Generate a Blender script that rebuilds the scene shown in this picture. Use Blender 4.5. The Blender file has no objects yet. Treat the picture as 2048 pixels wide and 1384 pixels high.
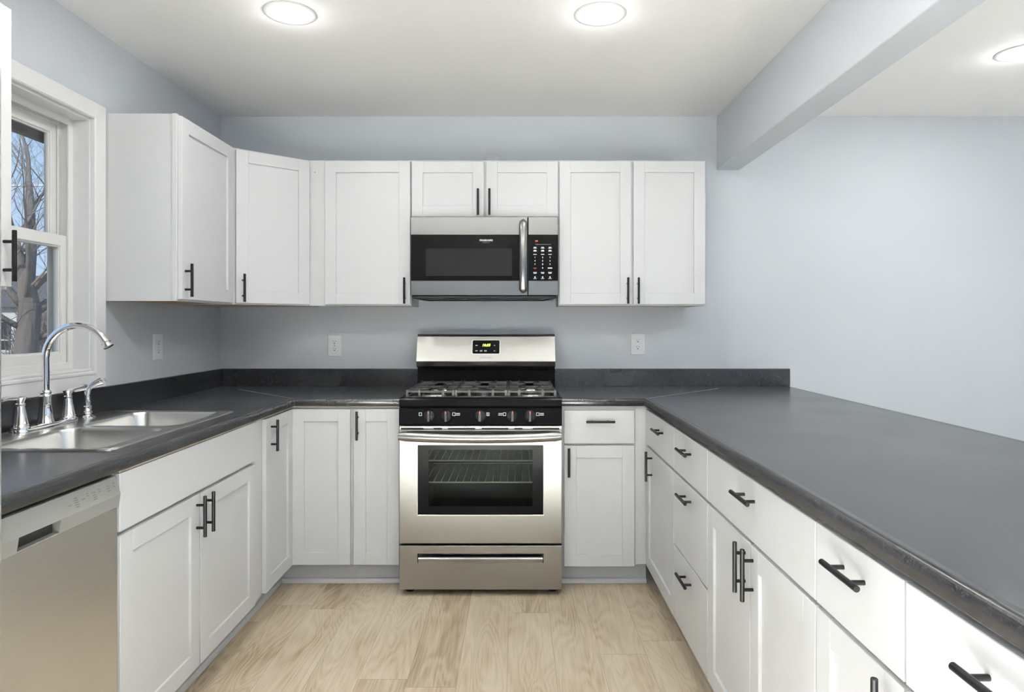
import bpy, bmesh, math, random
from mathutils import Vector, Matrix

# ------------------------------------------------------------------ camera, world, lights, exposure
U = 0.0254                       # the scene is drawn up in inches
SC = bpy.context.scene
COL = SC.collection
SC.view_settings.view_transform = 'Standard'
SC.view_settings.look = 'None'
SC.view_settings.gamma = 1.0
SC.view_settings.use_curve_mapping = False
SC.view_settings.exposure = 0.74

FPX, CX, CY, HC = 1340.0, 1033.0, 646.5, 50.2
cd = bpy.data.cameras.new('camera')
cd.sensor_width = 36.0
cd.lens = FPX / 2048 * 36.0
cd.shift_x = (1024 - CX) / 2048
cd.shift_y = -(692 - CY) / 2048
cd.clip_start = 0.02
cd.clip_end = 200
cam = bpy.data.objects.new('camera', cd)
cam.location = (0, 0, HC * U)
cam.rotation_euler = (math.radians(90), 0, 0)
COL.objects.link(cam)
SC.camera = cam

sd = bpy.data.lights.new('sun', 'SUN')
sd.energy = 2.0
sd.color = (1.0, 0.95, 0.88)
sd.angle = math.radians(0.6)
so = bpy.data.objects.new('sun', sd)
so.location = (-3, -12, 12)
so.rotation_euler = (math.radians(52), 0, math.radians(-12))   # from behind the house, over the camera
COL.objects.link(so)

W = bpy.data.worlds.new('winter_sky')
SC.world = W
W.use_nodes = True
wn, wl = W.node_tree.nodes, W.node_tree.links
wn.clear()
w_out = wn.new('ShaderNodeOutputWorld')
w_bg = wn.new('ShaderNodeBackground')
w_tc = wn.new('ShaderNodeTexCoord')
w_sep = wn.new('ShaderNodeSeparateXYZ')
w_cr = wn.new('ShaderNodeValToRGB')
wl.new(w_tc.outputs['Generated'], w_sep.inputs[0])
wl.new(w_sep.outputs['Z'], w_cr.inputs[0])
wl.new(w_cr.outputs[0], w_bg.inputs[0])
wl.new(w_bg.outputs[0], w_out.inputs[0])
e = w_cr.color_ramp.elements
e[0].position = 0.0
e[0].color = (0.40, 0.48, 0.57, 1)
e[1].position = 1.0
e[1].color = (0.16, 0.34, 0.70, 1)
for pos, c in ((0.08, (0.37, 0.51, 0.69, 1)), (0.35, (0.29, 0.45, 0.67, 1))):
    k = e.new(pos)
    k.color = c
CAN_POWER = 2.4                  # watts of each recessed light over the kitchen
FILL_POWER = 430.0              # watts of the unseen fill lamps added behind the camera and in the next room
CAN_COLOR = (1.0, 0.985, 0.955)

# ------------------------------------------------------------------ materials
MATS = {}


def new_mat(name):
    m = bpy.data.materials.new(name)
    m.use_nodes = True
    n, l = m.node_tree.nodes, m.node_tree.links
    n.clear()
    o = n.new('ShaderNodeOutputMaterial')
    b = n.new('ShaderNodeBsdfPrincipled')
    l.new(b.outputs[0], o.inputs[0])
    MATS[name] = m
    return m, n, l, b


def simple(name, col, rough=0.5, metal=0.0, ior=1.5, coat=0.0, spec=None):
    m, n, l, b = new_mat(name)
    b.inputs['Base Color'].default_value = (*col, 1)
    b.inputs['Roughness'].default_value = rough
    b.inputs['Metallic'].default_value = metal
    b.inputs['IOR'].default_value = ior
    if coat:
        b.inputs['Coat Weight'].default_value = coat
        b.inputs['Coat Roughness'].default_value = 0.08
    return m


def add_bump(m, scale, strength, dist=0.001, stretch=(1, 1, 1), detail=3.0):
    n, l = m.node_tree.nodes, m.node_tree.links
    b = [x for x in n if x.type == 'BSDF_PRINCIPLED'][0]
    tc = n.new('ShaderNodeTexCoord')
    mp = n.new('ShaderNodeMapping')
    mp.inputs['Scale'].default_value = stretch
    nz = n.new('ShaderNodeTexNoise')
    nz.inputs['Scale'].default_value = scale
    nz.inputs['Detail'].default_value = detail
    bp = n.new('ShaderNodeBump')
    bp.inputs['Strength'].default_value = strength
    bp.inputs['Distance'].default_value = dist
    l.new(tc.outputs['Object'], mp.inputs[0])
    l.new(mp.outputs[0], nz.inputs[0])
    l.new(nz.outputs[0], bp.inputs['Height'])
    l.new(bp.outputs[0], b.inputs['Normal'])


simple('cabinet_white', (0.57, 0.575, 0.583), 0.38)
simple('trim_white', (0.69, 0.69, 0.69), 0.35)
simple('vinyl_white', (0.68, 0.68, 0.66), 0.4)
add_bump(simple('wall_paint', (0.53, 0.56, 0.598), 0.6), 260, 0.05, 0.0006)
add_bump(simple('ceiling_paint', (0.86, 0.855, 0.845), 0.8), 90, 0.12, 0.0015)
simple('black_metal', (0.012, 0.012, 0.013), 0.38, 0.6)
simple('chrome', (0.88, 0.88, 0.90), 0.04, 1.0)
simple('gloss_black', (0.006, 0.006, 0.0065), 0.10, ior=1.12)
simple('satin_black', (0.010, 0.010, 0.011), 0.32, ior=1.35)
simple('matte_black', (0.01, 0.01, 0.01), 0.8)
simple('cast_iron', (0.05, 0.049, 0.044), 0.36)
simple('oven_enamel', (0.10, 0.10, 0.095), 0.45)
simple('rack_wire', (0.85, 0.83, 0.76), 0.4)
simple('wire_metal', (0.75, 0.73, 0.68), 0.25, 1.0)
simple('dark_gap', (0.02, 0.02, 0.018), 0.9)
simple('control_grey', (0.29, 0.29, 0.275), 0.35, 0.25)
simple('strip_beige', (0.36, 0.33, 0.26), 0.6)
simple('tan_wood', (0.50, 0.33, 0.16), 0.6)
simple('outlet_white', (0.70, 0.715, 0.72), 0.3)
simple('print_white', (0.85, 0.85, 0.85), 0.5)
simple('print_dim', (0.22, 0.22, 0.22), 0.5)
simple('print_dark', (0.12, 0.12, 0.12), 0.5)
simple('print_red', (0.60, 0.06, 0.02), 0.5)
simple('knob_red', (0.55, 0.10, 0.06), 0.4)
simple('mw_window', (0.016, 0.016, 0.016), 0.35, ior=1.12)
simple('seam_grey', (0.30, 0.30, 0.31), 0.4)
simple('bark', (0.22, 0.195, 0.175), 0.9)
simple('twig', (0.28, 0.24, 0.21), 0.9)
simple('siding', (0.68, 0.67, 0.63), 0.8)
simple('shingle', (0.13, 0.125, 0.12), 0.9)
simple('soffit', (0.13, 0.12, 0.105), 0.8)
simple('dry_grass', (0.22, 0.19, 0.12), 0.95)
simple('far_glass', (0.05, 0.055, 0.06), 0.1)
simple('cable_white', (0.85, 0.85, 0.85), 0.6)
simple('grey_plastic', (0.30, 0.30, 0.29), 0.5)

add_bump(MATS['bark'], 1.0, 1.0, 0.06, (9, 9, 1.5), 4.0)


def emit(name, col, s):
    m, n, l, b = new_mat(name)
    b.inputs['Base Color'].default_value = (*col, 1)
    b.inputs['Emission Color'].default_value = (*col, 1)
    b.inputs['Emission Strength'].default_value = s
    return m


emit('lamp_diffuser', (1.0, 0.99, 0.97), 9.0)
emit('clock_green', (0.75, 1.0, 0.12), 1.3)


def steel(name, col, rough, aniso):
    m, n, l, b = new_mat(name)
    b.inputs['Metallic'].default_value = 1.0
    b.inputs['Roughness'].default_value = rough
    b.inputs['Anisotropic'].default_value = aniso
    tg = n.new('ShaderNodeTangent')
    tg.direction_type = 'RADIAL'
    tg.axis = 'Z'
    l.new(tg.outputs[0], b.inputs['Tangent'])
    tc = n.new('ShaderNodeTexCoord')
    mp = n.new('ShaderNodeMapping')
    mp.inputs['Scale'].default_value = (3, 3, 900)
    nz = n.new('ShaderNodeTexNoise')
    nz.inputs['Scale'].default_value = 1.0
    nz.inputs['Detail'].default_value = 2.0
    mr = n.new('ShaderNodeMapRange')
    mr.inputs['To Min'].default_value = 0.93
    mr.inputs['To Max'].default_value = 1.06
    mx = n.new('ShaderNodeMix')
    mx.data_type = 'RGBA'
    mx.blend_type = 'MULTIPLY'
    mx.inputs['Factor'].default_value = 1.0
    mx.inputs[6].default_value = (*col, 1)
    l.new(tc.outputs['Object'], mp.inputs[0])
    l.new(mp.outputs[0], nz.inputs[0])
    l.new(nz.outputs[0], mr.inputs[0])
    l.new(mr.outputs[0], mx.inputs[7])
    l.new(mx.outputs[2], b.inputs['Base Color'])
    return m


steel('stainless', (0.34, 0.334, 0.322), 0.31, 0.6)
steel('stainless_dark', (0.21, 0.208, 0.203), 0.27, 0.6)
steel('stainless_dull', (0.74, 0.725, 0.69), 0.36, 0.5)
steel('sink_steel', (0.78, 0.77, 0.75), 0.25, 0.3)


def laminate():
    m, n, l, b = new_mat('laminate')
    tc = n.new('ShaderNodeTexCoord')
    nz = n.new('ShaderNodeTexNoise')
    nz.inputs['Scale'].default_value = 15.0
    nz.inputs['Detail'].default_value = 9.0
    nz.inputs['Roughness'].default_value = 0.65
    nz.inputs['Distortion'].default_value = 1.6
    r1 = n.new('ShaderNodeValToRGB')
    el = r1.color_ramp.elements
    el[0].position, el[0].color = 0.0, (0, 0, 0, 1)
    el[1].position, el[1].color = 1.0, (0, 0, 0, 1)
    for p, v in ((0.488, 0.0), (0.502, 1.0), (0.516, 0.0)):
        k = el.new(p)
        k.color = (v, v, v, 1)
    nz2 = n.new('ShaderNodeTexNoise')
    nz2.inputs['Scale'].default_value = 3.0
    nz2.inputs['Detail'].default_value = 5.0
    r2 = n.new('ShaderNodeValToRGB')
    r2.color_ramp.elements[0].position, r2.color_ramp.elements[0].color = 0.3, (0.010, 0.0105, 0.012, 1)
    r2.color_ramp.elements[1].position, r2.color_ramp.elements[1].color = 0.75, (0.026, 0.027, 0.030, 1)
    mx = n.new('ShaderNodeMix')
    mx.data_type = 'RGBA'
    mx.inputs[7].default_value = (0.16, 0.16, 0.165, 1)
    l.new(tc.outputs['Object'], nz.inputs[0])
    l.new(tc.outputs['Object'], nz2.inputs[0])
    l.new(nz.outputs[0], r1.inputs[0])
    l.new(nz2.outputs[0], r2.inputs[0])
    ml = n.new('ShaderNodeMath')
    ml.operation = 'MULTIPLY'
    ml.inputs[1].default_value = 0.14
    l.new(r1.outputs[0], ml.inputs[0])
    l.new(ml.outputs[0], mx.inputs['Factor'])
    l.new(r2.outputs[0], mx.inputs[6])
    l.new(mx.outputs[2], b.inputs['Base Color'])
    mr = n.new('ShaderNodeMapRange')
    mr.inputs['From Min'].default_value = 0.3
    mr.inputs['From Max'].default_value = 0.7
    mr.inputs['To Min'].default_value = 0.21
    mr.inputs['To Max'].default_value = 0.26
    l.new(nz2.outputs[0], mr.inputs[0])
    l.new(mr.outputs[0], b.inputs['Roughness'])
    b.inputs['IOR'].default_value = 1.66
    b.inputs['Sheen Weight'].default_value = 0.3
    b.inputs['Sheen Roughness'].default_value = 0.15


laminate()


def plank_floor():
    m, n, l, b = new_mat('plank_floor')

    def math_(op, a=None, c=None, va=0.0, vc=0.0):
        x = n.new('ShaderNodeMath')
        x.operation = op
        x.inputs[0].default_value = va
        x.inputs[1].default_value = vc
        if a is not None:
            l.new(a, x.inputs[0])
        if c is not None:
            l.new(c, x.inputs[1])
        return x.outputs[0]

    PW, PL = 7.0 * U, 48.0 * U
    tc = n.new('ShaderNodeTexCoord')
    sp = n.new('ShaderNodeSeparateXYZ')
    l.new(tc.outputs['Object'], sp.inputs[0])
    px = math_('DIVIDE', math_('ADD', sp.outputs[0], vc=0.035), vc=PW)
    row = math_('FLOOR', px)
    wr = n.new('ShaderNodeTexWhiteNoise')
    wr.noise_dimensions = '1D'
    l.new(row, wr.inputs['W'])
    py = math_('ADD', math_('DIVIDE', sp.outputs[1], vc=PL), wr.outputs['Value'])
    idx = math_('FLOOR', py)
    cmb = n.new('ShaderNodeCombineXYZ')
    l.new(row, cmb.inputs[0])
    l.new(idx, cmb.inputs[1])
    wp = n.new('ShaderNodeTexWhiteNoise')
    wp.noise_dimensions = '2D'
    l.new(cmb.outputs[0], wp.inputs['Vector'])
    # grain coordinates shifted per plank
    off = n.new('ShaderNodeVectorMath')
    off.operation = 'SCALE'
    off.inputs['Scale'].default_value = 7.0
    l.new(wp.outputs['Color'], off.inputs[0])
    add = n.new('ShaderNodeVectorMath')
    add.operation = 'ADD'
    l.new(tc.outputs['Object'], add.inputs[0])
    l.new(off.outputs[0], add.inputs[1])
    mp = n.new('ShaderNodeMapping')
    mp.inputs['Scale'].default_value = (10.0, 1.5, 1)
    l.new(add.outputs[0], mp.inputs[0])
    # cathedral figure: contour bands of a stretched smooth noise
    nz = n.new('ShaderNodeTexNoise')
    nz.inputs['Scale'].default_value = 0.85
    nz.inputs['Detail'].default_value = 1.5
    nz.inputs['Distortion'].default_value = 0.5
    l.new(mp.outputs[0], nz.inputs[0])
    band = math_('SINE', math_('MULTIPLY', nz.outputs[0], vc=95.0))
    mp2 = n.new('ShaderNodeMapping')
    mp2.inputs['Scale'].default_value = (150.0, 5.0, 1)
    l.new(add.outputs[0], mp2.inputs[0])
    nf = n.new('ShaderNodeTexNoise')
    nf.inputs['Scale'].default_value = 1.0
    nf.inputs['Detail'].default_value = 4.0
    l.new(mp2.outputs[0], nf.inputs[0])
    nb = n.new('ShaderNodeTexNoise')
    nb.inputs['Scale'].default_value = 0.9
    nb.inputs['Detail'].default_value = 2.0
    mp3 = n.new('ShaderNodeMapping')
    mp3.inputs['Scale'].default_value = (9.0, 3.0, 1)
    l.new(add.outputs[0], mp3.inputs[0])
    l.new(mp3.outputs[0], nb.inputs[0])
    # value = plank tone + broad patches + bands + fine grain
    v = math_('ADD', math_('MULTIPLY', wp.outputs['Value'], vc=0.22), vc=0.05)
    v = math_('ADD', v, math_('MULTIPLY', nb.outputs[0], vc=0.75))
    v = math_('ADD', v, math_('MULTIPLY', band, vc=0.075))
    v = math_('ADD', v, math_('MULTIPLY', nf.outputs[0], vc=0.50))
    cr = n.new('ShaderNodeValToRGB')
    el = cr.color_ramp.elements
    el[0].position, el[0].color = 0.38, (0.215, 0.158, 0.098, 1)
    el[1].position, el[1].color = 1.0, (0.58, 0.50, 0.385, 1)
    k = el.new(0.60)
    k.color = (0.385, 0.305, 0.205, 1)
    k = el.new(0.76)
    k.color = (0.49, 0.405, 0.295, 1)
    l.new(v, cr.inputs[0])
    # knots
    vo = n.new('ShaderNodeTexVoronoi')
    vo.inputs['Scale'].default_value = 1.0
    mp4 = n.new('ShaderNodeMapping')
    mp4.inputs['Scale'].default_value = (5.0, 2.2, 1)
    l.new(add.outputs[0], mp4.inputs[0])
    l.new(mp4.outputs[0], vo.inputs['Vector'])
    kr = n.new('ShaderNodeMapRange')
    kr.inputs['From Min'].default_value = 0.02
    kr.inputs['From Max'].default_value = 0.10
    kr.inputs['To Min'].default_value = 0.55
    kr.inputs['To Max'].default_value = 0.0
    l.new(vo.outputs['Distance'], kr.inputs[0])
    mk = n.new('ShaderNodeMix')
    mk.data_type = 'RGBA'
    mk.inputs[7].default_value = (0.17, 0.115, 0.065, 1)
    l.new(kr.outputs[0], mk.inputs['Factor'])
    l.new(cr.outputs[0], mk.inputs[6])
    # seams between planks
    fx = math_('FRACT', px)
    fy = math_('FRACT', py)
    ex = math_('LESS_THAN', fx, vc=0.010)
    ey = math_('LESS_THAN', fy, vc=0.0022)
    seam = math_('MAXIMUM', ex, ey)
    ms = n.new('ShaderNodeMix')
    ms.data_type = 'RGBA'
    ms.inputs[7].default_value = (0.25, 0.19, 0.125, 1)
    l.new(math_('MULTIPLY', seam, vc=0.7), ms.inputs['Factor'])
    l.new(mk.outputs[2], ms.inputs[6])
    l.new(ms.outputs[2], b.inputs['Base Color'])
    b.inputs['Roughness'].default_value = 0.5
    bp = n.new('ShaderNodeBump')
    bp.inputs['Strength'].default_value = 0.15
    bp.inputs['Distance'].default_value = 0.001
    l.new(v, bp.inputs['Height'])
    l.new(bp.outputs[0], b.inputs['Normal'])


plank_floor()


def glass_mat(name, tint, through, rough=0.02, base=0.035):
    m = bpy.data.materials.new(name)
    m.use_nodes = True
    n, l = m.node_tree.nodes, m.node_tree.links
    n.clear()
    o = n.new('ShaderNodeOutputMaterial')
    tr = n.new('ShaderNodeBsdfTransparent')
    tr.inputs[0].default_value = (*[c * through for c in tint], 1)
    gl = n.new('ShaderNodeBsdfGlossy')
    gl.inputs['Roughness'].default_value = rough
    lw = n.new('ShaderNodeLayerWeight')
    pw = n.new('ShaderNodeMath')
    pw.operation = 'POWER'
    pw.inputs[1].default_value = 4.0
    fr = n.new('ShaderNodeMath')
    fr.operation = 'MULTIPLY_ADD'
    fr.inputs[1].default_value = 0.6
    fr.inputs[2].default_value = base
    mx = n.new('ShaderNodeMixShader')
    l.new(lw.outputs['Facing'], pw.inputs[0])
    l.new(pw.outputs[0], fr.inputs[0])
    l.new(fr.outputs[0], mx.inputs[0])
    l.new(tr.outputs[0], mx.inputs[1])
    l.new(gl.outputs[0], mx.inputs[2])
    l.new(mx.outputs[0], o.inputs[0])
    MATS[name] = m


glass_mat('window_glass', (1, 1, 1), 0.93)
glass_mat('oven_glass', (0.95, 1.0, 0.95), 0.7, 0.04, 0.005)


# ------------------------------------------------------------------ mesh helpers (inches)
class MB:
    def __init__(self):
        self.bm = bmesh.new()

    def box(self, x0, x1, y0, y1, z0, z1, bev=0.0, seg=1):
        bm = self.bm
        v = [bm.verts.new((x, y, z)) for x in (x0, x1) for y in (y0, y1) for z in (z0, z1)]
        fs = [(0, 1, 3, 2), (4, 6, 7, 5), (0, 4, 5, 1), (2, 3, 7, 6), (0, 2, 6, 4), (1, 5, 7, 3)]
        f = [bm.faces.new([v[i] for i in q]) for q in fs]
        if bev > 0:
            ed = list({ee for q in f for ee in q.edges})
            bmesh.ops.bevel(bm, geom=ed, offset=bev, segments=seg, profile=0.5, affect='EDGES')
        return self

    def poly(self, pts, smooth=False):
        f = self.bm.faces.new([self.bm.verts.new(p) for p in pts])
        f.smooth = smooth
        return f

    def prism(self, pts, axis, a0, a1, smooth=False):
        """closed outline pts (2-D) extruded along 'x','y' or 'z'"""
        def P(p, a):
            return {'x': (a, p[0], p[1]), 'y': (p[0], a, p[1]), 'z': (p[0], p[1], a)}[axis]
        A = [self.bm.verts.new(P(p, a0)) for p in pts]
        B = [self.bm.verts.new(P(p, a1)) for p in pts]
        n = len(pts)
        for i in range(n):
            f = self.bm.faces.new((A[i], A[(i + 1) % n], B[(i + 1) % n], B[i]))
            f.smooth = smooth
        self.bm.faces.new(A[::-1])
        self.bm.faces.new(B)
        return self

    def loft(self, loops, closed=True, cap0=False, cap1=False, smooth=True):
        R = [[self.bm.verts.new(p) for p in lp] for lp in loops]
        n = len(R[0])
        for a, b in zip(R, R[1:]):
            for i in range(n if closed else n - 1):
                f = self.bm.faces.new((a[i], a[(i + 1) % n], b[(i + 1) % n], b[i]))
                f.smooth = smooth
        if cap0:
            self.bm.faces.new(R[0][::-1])
        if cap1:
            self.bm.faces.new(R[-1])
        return self

    def tube(self, pts, rad, seg=12, cap=True):
        pts = [Vector(p) for p in pts]
        n = len(pts)
        if not isinstance(rad, (list, tuple)):
            rad = [rad] * n
        loops = []
        ref = None
        for i, p in enumerate(pts):
            t = (pts[min(i + 1, n - 1)] - pts[max(i - 1, 0)]).normalized()
            if ref is None:
                ref = Vector((0, 0, 1)) if abs(t.z) < 0.9 else Vector((0, 1, 0))
            u = (ref - t * ref.dot(t))
            if u.length < 1e-4:
                u = t.orthogonal()
            u.normalize()
            w = t.cross(u)
            ref = u
            loops.append([p + (u * math.cos(2 * math.pi * k / seg) + w * math.sin(2 * math.pi * k / seg)) * rad[i] for k in range(seg)])
        return self.loft(loops, True, cap, cap)

    def cyl(self, p0, p1, r, seg=20, r1=None):
        return self.tube([p0, p1], [r, r if r1 is None else r1], seg)

    def lathe(self, prof, c=(0, 0, 0), seg=28, axis='z'):
        loops = []
        for r, h in prof:
            lp = []
            for k in range(seg):
                a = 2 * math.pi * k / seg
                q = (r * math.cos(a), r * math.sin(a), h)
                if axis == 'y':
                    q = (q[0], q[2], q[1])
                elif axis == 'x':
                    q = (q[2], q[0], q[1])
                lp.append((c[0] + q[0], c[1] + q[1], c[2] + q[2]))
            loops.append(lp)
        return self.loft(loops, True, True, True)

    def build(self, name, mat, parent=None, smooth_angle=None):
        bm = self.bm
        bmesh.ops.recalc_face_normals(bm, faces=bm.faces)
        bmesh.ops.scale(bm, vec=(U, U, U), verts=bm.verts)
        me = bpy.data.meshes.new(name)
        bm.to_mesh(me)
        bm.free()
        me.materials.append(MATS[mat])
        if smooth_angle is not None:
            me.polygons.foreach_set('use_smooth', [True] * len(me.polygons))
            me.set_sharp_from_angle(angle=math.radians(smooth_angle))
        o = bpy.data.objects.new(name, me)
        COL.objects.link(o)
        if parent is not None:
            o.parent = parent
        return o


def rrect(cx, cy, w, h, r, seg=6):
    pts = []
    for sx, sy, a0 in ((1, 1, 0), (-1, 1, 90), (-1, -1, 180), (1, -1, 270)):
        for k in range(seg + 1):
            a = math.radians(a0 + 90 * k / seg)
            pts.append((cx + sx * (w / 2 - r) + r * math.cos(a), cy + sy * (h / 2 - r) + r * math.sin(a)))
    return pts


def thing(name, label, cat, loc=(0, 0, 0), rotz=0.0, group=None):
    o = bpy.data.objects.new(name, None)
    o.empty_display_size = 0.05
    o.location = [c * U for c in loc]
    o.rotation_euler = (0, 0, rotz)
    o['label'] = label
    o['category'] = cat
    if group:
        o['group'] = group
    COL.objects.link(o)
    return o


def tag(o, label=None, cat=None, kind=None, group=None):
    for k, v in (('label', label), ('category', cat), ('kind', kind), ('group', group)):
        if v:
            o[k] = v
    return o


def struct(mb, name, mat, label, cat, parent=None):
    o = mb.build(name, mat, parent)
    if parent is None:
        tag(o, label, cat, 'structure')
    return o


def lettering(name, text, size, mat, parent, loc, rot=(math.pi / 2, 0, 0), align='CENTER', thick=0.012, shear=0.0, width=None, bold=0.0):
    """printed letters as flat raised mesh; loc in inches in the parent's frame"""
    c = bpy.data.curves.new(name, 'FONT')
    c.body = text
    c.size = size * U
    c.align_x = align
    c.align_y = 'CENTER'
    c.extrude = thick * U
    c.shear = shear
    c.offset = bold * U
    c.resolution_u = 2
    t = bpy.data.objects.new(name + '_curve', c)
    COL.objects.link(t)
    bpy.context.view_layer.update()
    me = bpy.data.meshes.new_from_object(t.evaluated_get(bpy.context.evaluated_depsgraph_get()))
    bpy.data.objects.remove(t)
    bpy.data.curves.remove(c)
    me.name = name
    me.materials.clear()
    me.materials.append(MATS[mat])
    if width:
        xs = [v.co.x for v in me.vertices]
        k = width * U / max(1e-6, max(xs) - min(xs))
        for v in me.vertices:
            v.co.x *= k
    o = bpy.data.objects.new(name, me)
    o.location = [q * U for q in loc]
    o.rotation_euler = rot
    COL.objects.link(o)
    o.parent = parent
    return o


# ------------------------------------------------------------------ room shell
WALL_Y, LEFT_X, CEIL, RIGHT_X, REAR_Y = 151.0, -66.7, 96.8, 190.0, -110.0
FLOOR_Z = 0.0

struct(MB().box(LEFT_X - 6, RIGHT_X + 6, REAR_Y - 6, WALL_Y + 6, -4, 0), 'floor', 'plank_floor', 'light oak plank floor running towards the back wall', 'floor')
struct(MB().box(LEFT_X - 6, RIGHT_X + 6, REAR_Y - 6, WALL_Y + 6, CEIL, CEIL + 4), 'ceiling', 'ceiling_paint', 'off-white painted ceiling over kitchen and next room', 'ceiling')
struct(MB().box(LEFT_X - 6, RIGHT_X + 6, WALL_Y, WALL_Y + 6, 0, CEIL), 'wall_back', 'wall_paint', 'blue-grey painted wall behind the stove', 'wall')
# left wall with the window opening
WY0, WY1, WZ0, WZ1 = 74.85, 104.9, 42.75, 82.2
m = MB()
m.box(LEFT_X - 6, LEFT_X, REAR_Y, WY0, 0, CEIL)
m.box(LEFT_X - 6, LEFT_X, WY1, WALL_Y, 0, CEIL)
m.box(LEFT_X - 6, LEFT_X, WY0, WY1, 0, WZ0)
m.box(LEFT_X - 6, LEFT_X, WY0, WY1, WZ1, CEIL)
struct(m, 'wall_left', 'wall_paint', 'blue-grey painted wall with the window over the sink', 'wall')
# the far side of the next room and the wall behind the camera, with unseen openings added to let in daylight fill
m = MB()
m.box(RIGHT_X, RIGHT_X + 6, REAR_Y, -60, 0, CEIL)
m.box(RIGHT_X, RIGHT_X + 6, 125, WALL_Y, 0, CEIL)
m.box(RIGHT_X, RIGHT_X + 6, -60, 125, 0, 12)
m.box(RIGHT_X, RIGHT_X + 6, -60, 125, 88, CEIL)
struct(m, 'wall_right', 'wall_paint', 'blue-grey painted far wall of the next room', 'wall')
m = MB()
m.box(LEFT_X - 6, -50, REAR_Y - 6, REAR_Y, 0, CEIL)
m.box(40, 70, REAR_Y - 6, REAR_Y, 0, CEIL)
m.box(160, RIGHT_X + 6, REAR_Y - 6, REAR_Y, 0, CEIL)
m.box(-50, 40, REAR_Y - 6, REAR_Y, 84, CEIL)
m.box(70, 160, REAR_Y - 6, REAR_Y, 84, CEIL)
m.box(-50, 40, REAR_Y - 6, REAR_Y, 0, 4)
m.box(70, 160, REAR_Y - 6, REAR_Y, 0, 4)
struct(m, 'wall_rear', 'wall_paint', 'blue-grey painted wall behind the camera', 'wall')
struct(MB().box(45.1, 50.25, REAR_Y, WALL_Y, 84.7, CEIL, 0.12), 'ceiling_beam', 'wall_paint', 'blue-grey dropped beam between kitchen and next room', 'beam')

# ------------------------------------------------------------------ window over the sink
win = thing('window_1', 'white double-hung window over the sink', 'window', (LEFT_X, 89.9, WZ0))
win['kind'] = 'structure'
WO = Vector((LEFT_X, 89.9, WZ0))


class WMB(MB):
    def build(self, *a, **k):
        bmesh.ops.translate(self.bm, vec=-WO, verts=self.bm.verts)
        return super().build(*a, **k)


m = WMB()
cw = 2.85
X0, X1 = LEFT_X + 0.0, LEFT_X + 0.7
for (a, b, c, d) in ((WY0 - cw, WY0, WZ0 - 2.7, WZ1 + 2.65), (WY1, WY1 + cw, WZ0 - 2.7, WZ1 + 2.65), (WY0, WY1, WZ1, WZ1 + 2.65), (WY0, WY1, WZ0 - 2.7, WZ0)):
    m.box(X0, X1, a, b, c, d, 0.06)
# raised inner bead of the casing
for (a, b, c, d) in ((WY0 - 0.55, WY0 - 0.1, WZ0 - .5, WZ1 + .5), (WY1 + 0.1, WY1 + 0.55, WZ0 - .5, WZ1 + .5), (WY0, WY1, WZ1 + 0.1, WZ1 + 0.55), (WY0, WY1, WZ0 - 0.55, WZ0 - 0.1)):
    m.box(X0, X1 + 0.12, a, b, c, d, 0.08)
m.build('casing', 'trim_white', win)
m = WMB()
JX = LEFT_X - 2.5
m.box(JX, LEFT_X, WY1 - 0.35, WY1, WZ0 + 0.4, WZ1 - 0.35)
m.box(JX, LEFT_X, WY0, WY0 + 0.35, WZ0 + 0.4, WZ1 - 0.35)
m.box(JX, LEFT_X, WY0, WY1, WZ1 - 0.35, WZ1)
m.box(JX, LEFT_X + 0.3, WY0, WY1, WZ0, WZ0 + 0.4, 0.08)
m.build('jamb', 'trim_white', win)
# vinyl unit frame with tracks
FX0, FX1 = LEFT_X - 6.0, JX
a0, a1, b0, b1 = WY0 + 0.2, WY1 - 0.2, WZ0 + 0.3, WZ1 - 0.2
m = WMB()
for (p, q, r, s) in ((a0, a0 + 0.5, b0, b1), (a1 - 0.5, a1, b0, b1), (a0 + 0.5, a1 - 0.5, b1 - 0.5, b1), (a0 + 0.5, a1 - 0.5, b0, b0 + 0.5)):
    m.box(FX0, FX1 - 0.4, p, q, r, s)
for x0, x1, w in ((FX1 - 0.35, FX1, 1.15), (FX1 - 1.85, FX1 - 1.62, 1.2), (FX1 - 3.3, FX1 - 3.05, 1.3)):
    for (p, q, r, s) in ((a0, a0 + w, b0, b1), (a1 - w, a1, b0, b1), (a0 + w, a1 - w, b1 - w, b1), (a0 + w, a1 - w, b0, b0 + w)):
        m.box(x0, x1, p, q, r, s, 0.05)
m.build('window_frame', 'vinyl_white', win)


def sash(name, x0, x1, y0, y1, z0, z1, sw, rb, rt):
    m = WMB()
    m.box(x0, x1, y0, y0 + sw, z0, z1, 0.08)
    m.box(x0, x1, y1 - sw, y1, z0, z1, 0.08)
    m.box(x0, x1, y0 + sw, y1 - sw, z0, z0 + rb, 0.08)
    m.box(x0, x1, y0 + sw, y1 - sw, z1 - rt, z1, 0.08)
    # glazing bead
    bx = x0 + 0.35
    for (p, q, r, s) in ((y0 + sw - 0.1, y0 + sw + 0.22, z0 + rb - 0.1, z1 - rt + 0.1), (y1 - sw - 0.22, y1 - sw + 0.1, z0 + rb - 0.1, z1 - rt + 0.1), (y0 + sw + 0.22, y1 - sw - 0.22, z0 + rb - 0.1, z0 + rb + 0.22), (y0 + sw + 0.22, y1 - sw - 0.22, z1 - rt - 0.22, z1 - rt + 0.1)):
        m.box(bx, x1 - 0.3, p, q, r, s)
    s_ = m.build(name, 'vinyl_white', win)
    g = WMB()
    g.box((x0 + x1) / 2 - 0.06, (x0 + x1) / 2 + 0.06, y0 + sw, y1 - sw, z0 + rb, z1 - rt)
    g.build('pane', 'window_glass', s_)
    return s_


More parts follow.
